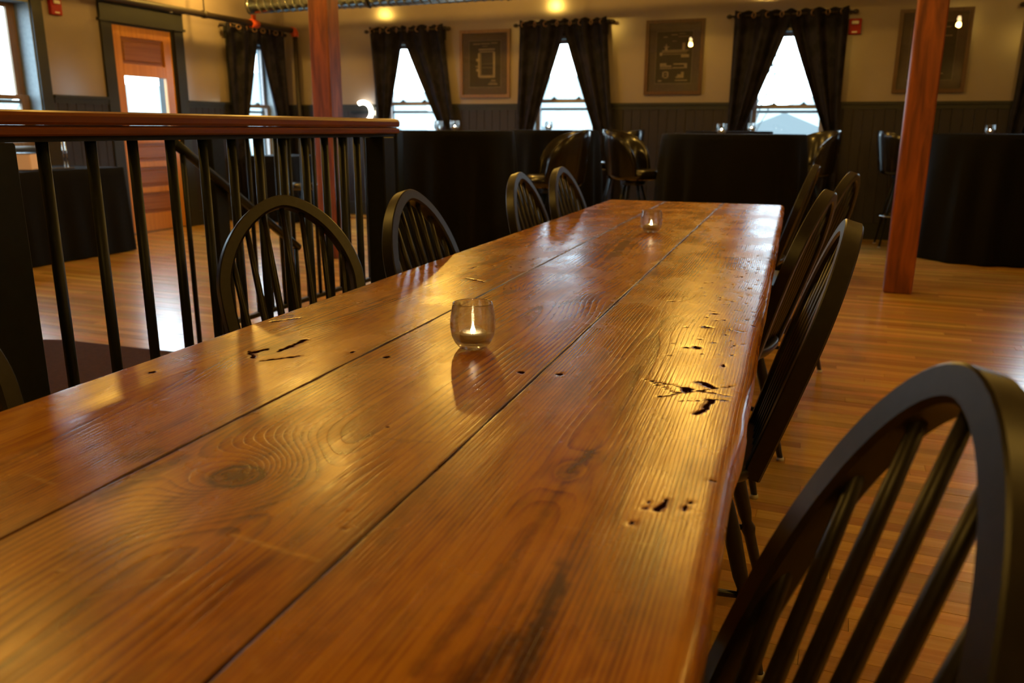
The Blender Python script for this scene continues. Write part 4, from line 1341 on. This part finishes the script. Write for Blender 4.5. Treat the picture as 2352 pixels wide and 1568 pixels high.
# sprinkler pipe
PXx = -6.71
sp = thing('sprinkler_pipe', 'dark sprinkler pipe along the left wall dropping down the far corner', 'pipe', (0, 0, 0))
pz = 2.335
MB().tube([(PXx, -2.0, pz), (PXx, 9.33, pz - .03)], .034, 14).build('main_pipe', 'pipe', sp)
MB().tube([(PXx, 9.36, pz - .08), (PXx, 9.36, .02)], .030, 14).build('drop_pipe', 'pipe', sp)
MB().tube([(PXx, 9.29, pz - .03), (PXx, 9.345, pz - .032), (PXx, 9.36, pz - .05), (PXx, 9.36, pz - .10)], [.045, .047, .047, .045], 14).build('elbow', 'redmetal', sp)
MB().tube([(PXx, 8.50, pz - .028), (PXx, 8.62, pz - .028)], .048, 14).build('coupling', 'redmetal', sp)
MB().tube([(PXx, 8.56, pz), (PXx, 8.56, pz + .075)], .030, 12).build('tee', 'redmetal', sp)
MB().tube([(PXx, 8.56, pz + .07), (PXx, 8.56, ZC)], .014, 8).build('riser', 'pipe', sp)
MB().tube([(PXx, 7.72, pz), (PXx, 7.72, ZC)], .007, 6).build('hanger', 'pipe', sp)
MB().tube([(PXx, 7.69, pz - .025), (PXx, 7.75, pz - .025)], .042, 12).build('clamp', 'pipe', sp)
MB().lathe([(0, 0), (.008, 0), (.018, -.01), (.006, -.022), (.02, -.034), (0, -.036)], 10, (PXx, 7.22, pz - .03)).build('sprinkler_head', 'white', sp)

# spiral duct
du = thing('air_duct', 'silver spiral air duct hung near the ceiling along the back wall', 'duct', (0, 0, 0))
DY, DZ, DR = 8.45, 2.487, .084
MB().tube([(-6.62, DY, DZ), (3.4, DY, DZ)], DR, 40).build('tube', 'galv', du)
mb = MB()
x = -6.55
MB().tube([(-6.66, DY, DZ), (-6.62, DY, DZ)], DR + .012, 40).build('collar', 'galv', du)
while x < 3.3:
    mb.tube([(x + .1 * q / 20, DY + (DR + .001) * math.cos(2 * PI * q / 20), DZ + (DR + .001) * math.sin(2 * PI * q / 20)) for q in range(21)], .004, 4, caps=False)
    x += .1
mb.build('seam', 'galv', du, kind='stuff')
for x in (-5.05, -3.4, -1.2, 1.2):
    MB().tube([(x, DY + (DR + .004) * math.cos(q), DZ + (DR + .004) * math.sin(q)) for q in [2 * PI * k / 28 for k in range(28)]], .008, 6, closed=True).build('hanger_strap', 'pipe', du)
    MB().tube([(x, DY, DZ + DR), (x, DY, ZC)], .005, 6).build('hanger_rod', 'pipe', du)

# neon crescent on the back wall
nn = thing('neon_sign', 'glowing white curved neon tube on the back wall, right of the left post', 'neon light', (0, 0, 0))
arc = []
for q in range(25):
    a = math.radians(118 - q * (118 + 112) / 24)
    arc.append((-5.795 + .122 * math.cos(a) + .02, YB - .055, 1.307 + .118 * math.sin(a)))
MB().tube(arc, .027, 12).build('tube', 'neon', nn)
MB().box((-5.98, YB - .030, 1.29), (-5.66, YB - .0145, 1.325), .003).build('mounting_bar', 'iron', nn)
for i in (6, 18):
    MB().tube([arc[i], (arc[i][0], YB - .02, arc[i][2])], .004, 6).build('clip', 'chrome', nn)
t = thing('wall_outlet', 'small pale wall switch plate beside the neon tube', 'outlet', (-5.61, YB, 1.30))
MB().box((-.02, -.022, -.035), (.02, -.0145, .035), .002).build('cover_plate', 'white', t)
MB().box((-.006, -.026, -.012), (.006, -.021, .012), .001).build('switch', 'white', t)

# ================================================================ PENDANT LAMPS (above the frame)
def lamp(x, y, z, k=1.0, first=None, lab=''):
    if first is None:
        t = thing('pendant_lamp', lab, 'lamp', (x, y, z), 0, 'bare-bulb pendant lamps')
        MB().lathe([(0, -.055), (.018, -.05), (.030, -.032), (.032, -.012), (.022, .010), (.014, .03), (0, .03)], 18).build('bulb', 'bulb', t)
        MB().lathe([(0, .028), (.019, .028), (.020, .075), (.012, .085), (0, .085)], 16).build('socket', 'brass', t)
        MB().tube([(0, 0, .083), (0, 0, ZC - z - .02)], .004, 6).build('cord', 'iron', t)
        MB().lathe([(0, ZC - z - .022), (.05, ZC - z - .022), (.06, ZC - z - .001), (0, ZC - z - .001)], 20).build('canopy', 'brass', t)
    else:
        t = dup(first, (x, y, z), 0, lab)
    ld = bpy.data.lights.new('bulb_light', 'POINT')
    ld.energy = LAMP_W * k; ld.color = LAMP_COL; ld.shadow_soft_size = .04
    lo = bpy.data.objects.new('bulb_light', ld); COL.objects.link(lo)
    lo.location = (x, y, z - .10)
    lo.parent = None
    return t
ZL = 2.81
l0 = lamp(-6.45, 7.70, ZL, 1.5, None, 'bare-bulb pendant lamp in the far left corner, above the frame')
lamp(-3.80, 7.75, ZL, 1.9, l0, 'bare-bulb pendant lamp before the middle back window, above the frame')
lamp(-1.11, 7.44, ZL, 1.4, l0, 'bare-bulb pendant lamp before the window by the red alarm, above the frame')
lamp(1.60, 8.0, ZL, .3, l0, 'bare-bulb pendant lamp at the far right, above the frame')
lamp(-5.25, 4.6, ZL, 1, l0, 'bare-bulb pendant lamp over the left side table, above the frame')
lamp(-3.70, 5.15, ZL, 1, l0, 'bare-bulb pendant lamp between the posts, above the frame')
lamp(-.68, 5.05, ZL, 1.2, l0, 'bare-bulb pendant lamp beyond the long table end, above the frame')
lamp(1.45, 3.7, ZL, 1, l0, 'bare-bulb pendant lamp over the open right floor, above the frame')
lamp(2.75, 1.15, ZL, 1.1, l0, 'bare-bulb pendant lamp near the right wall, above the frame')
lamp(-3.0, 1.9, ZL, 1, l0, 'bare-bulb pendant lamp over the floor mat, above the frame')
lamp(-.5, -1.2, ZL, 1, l0, 'bare-bulb pendant lamp behind the camera')
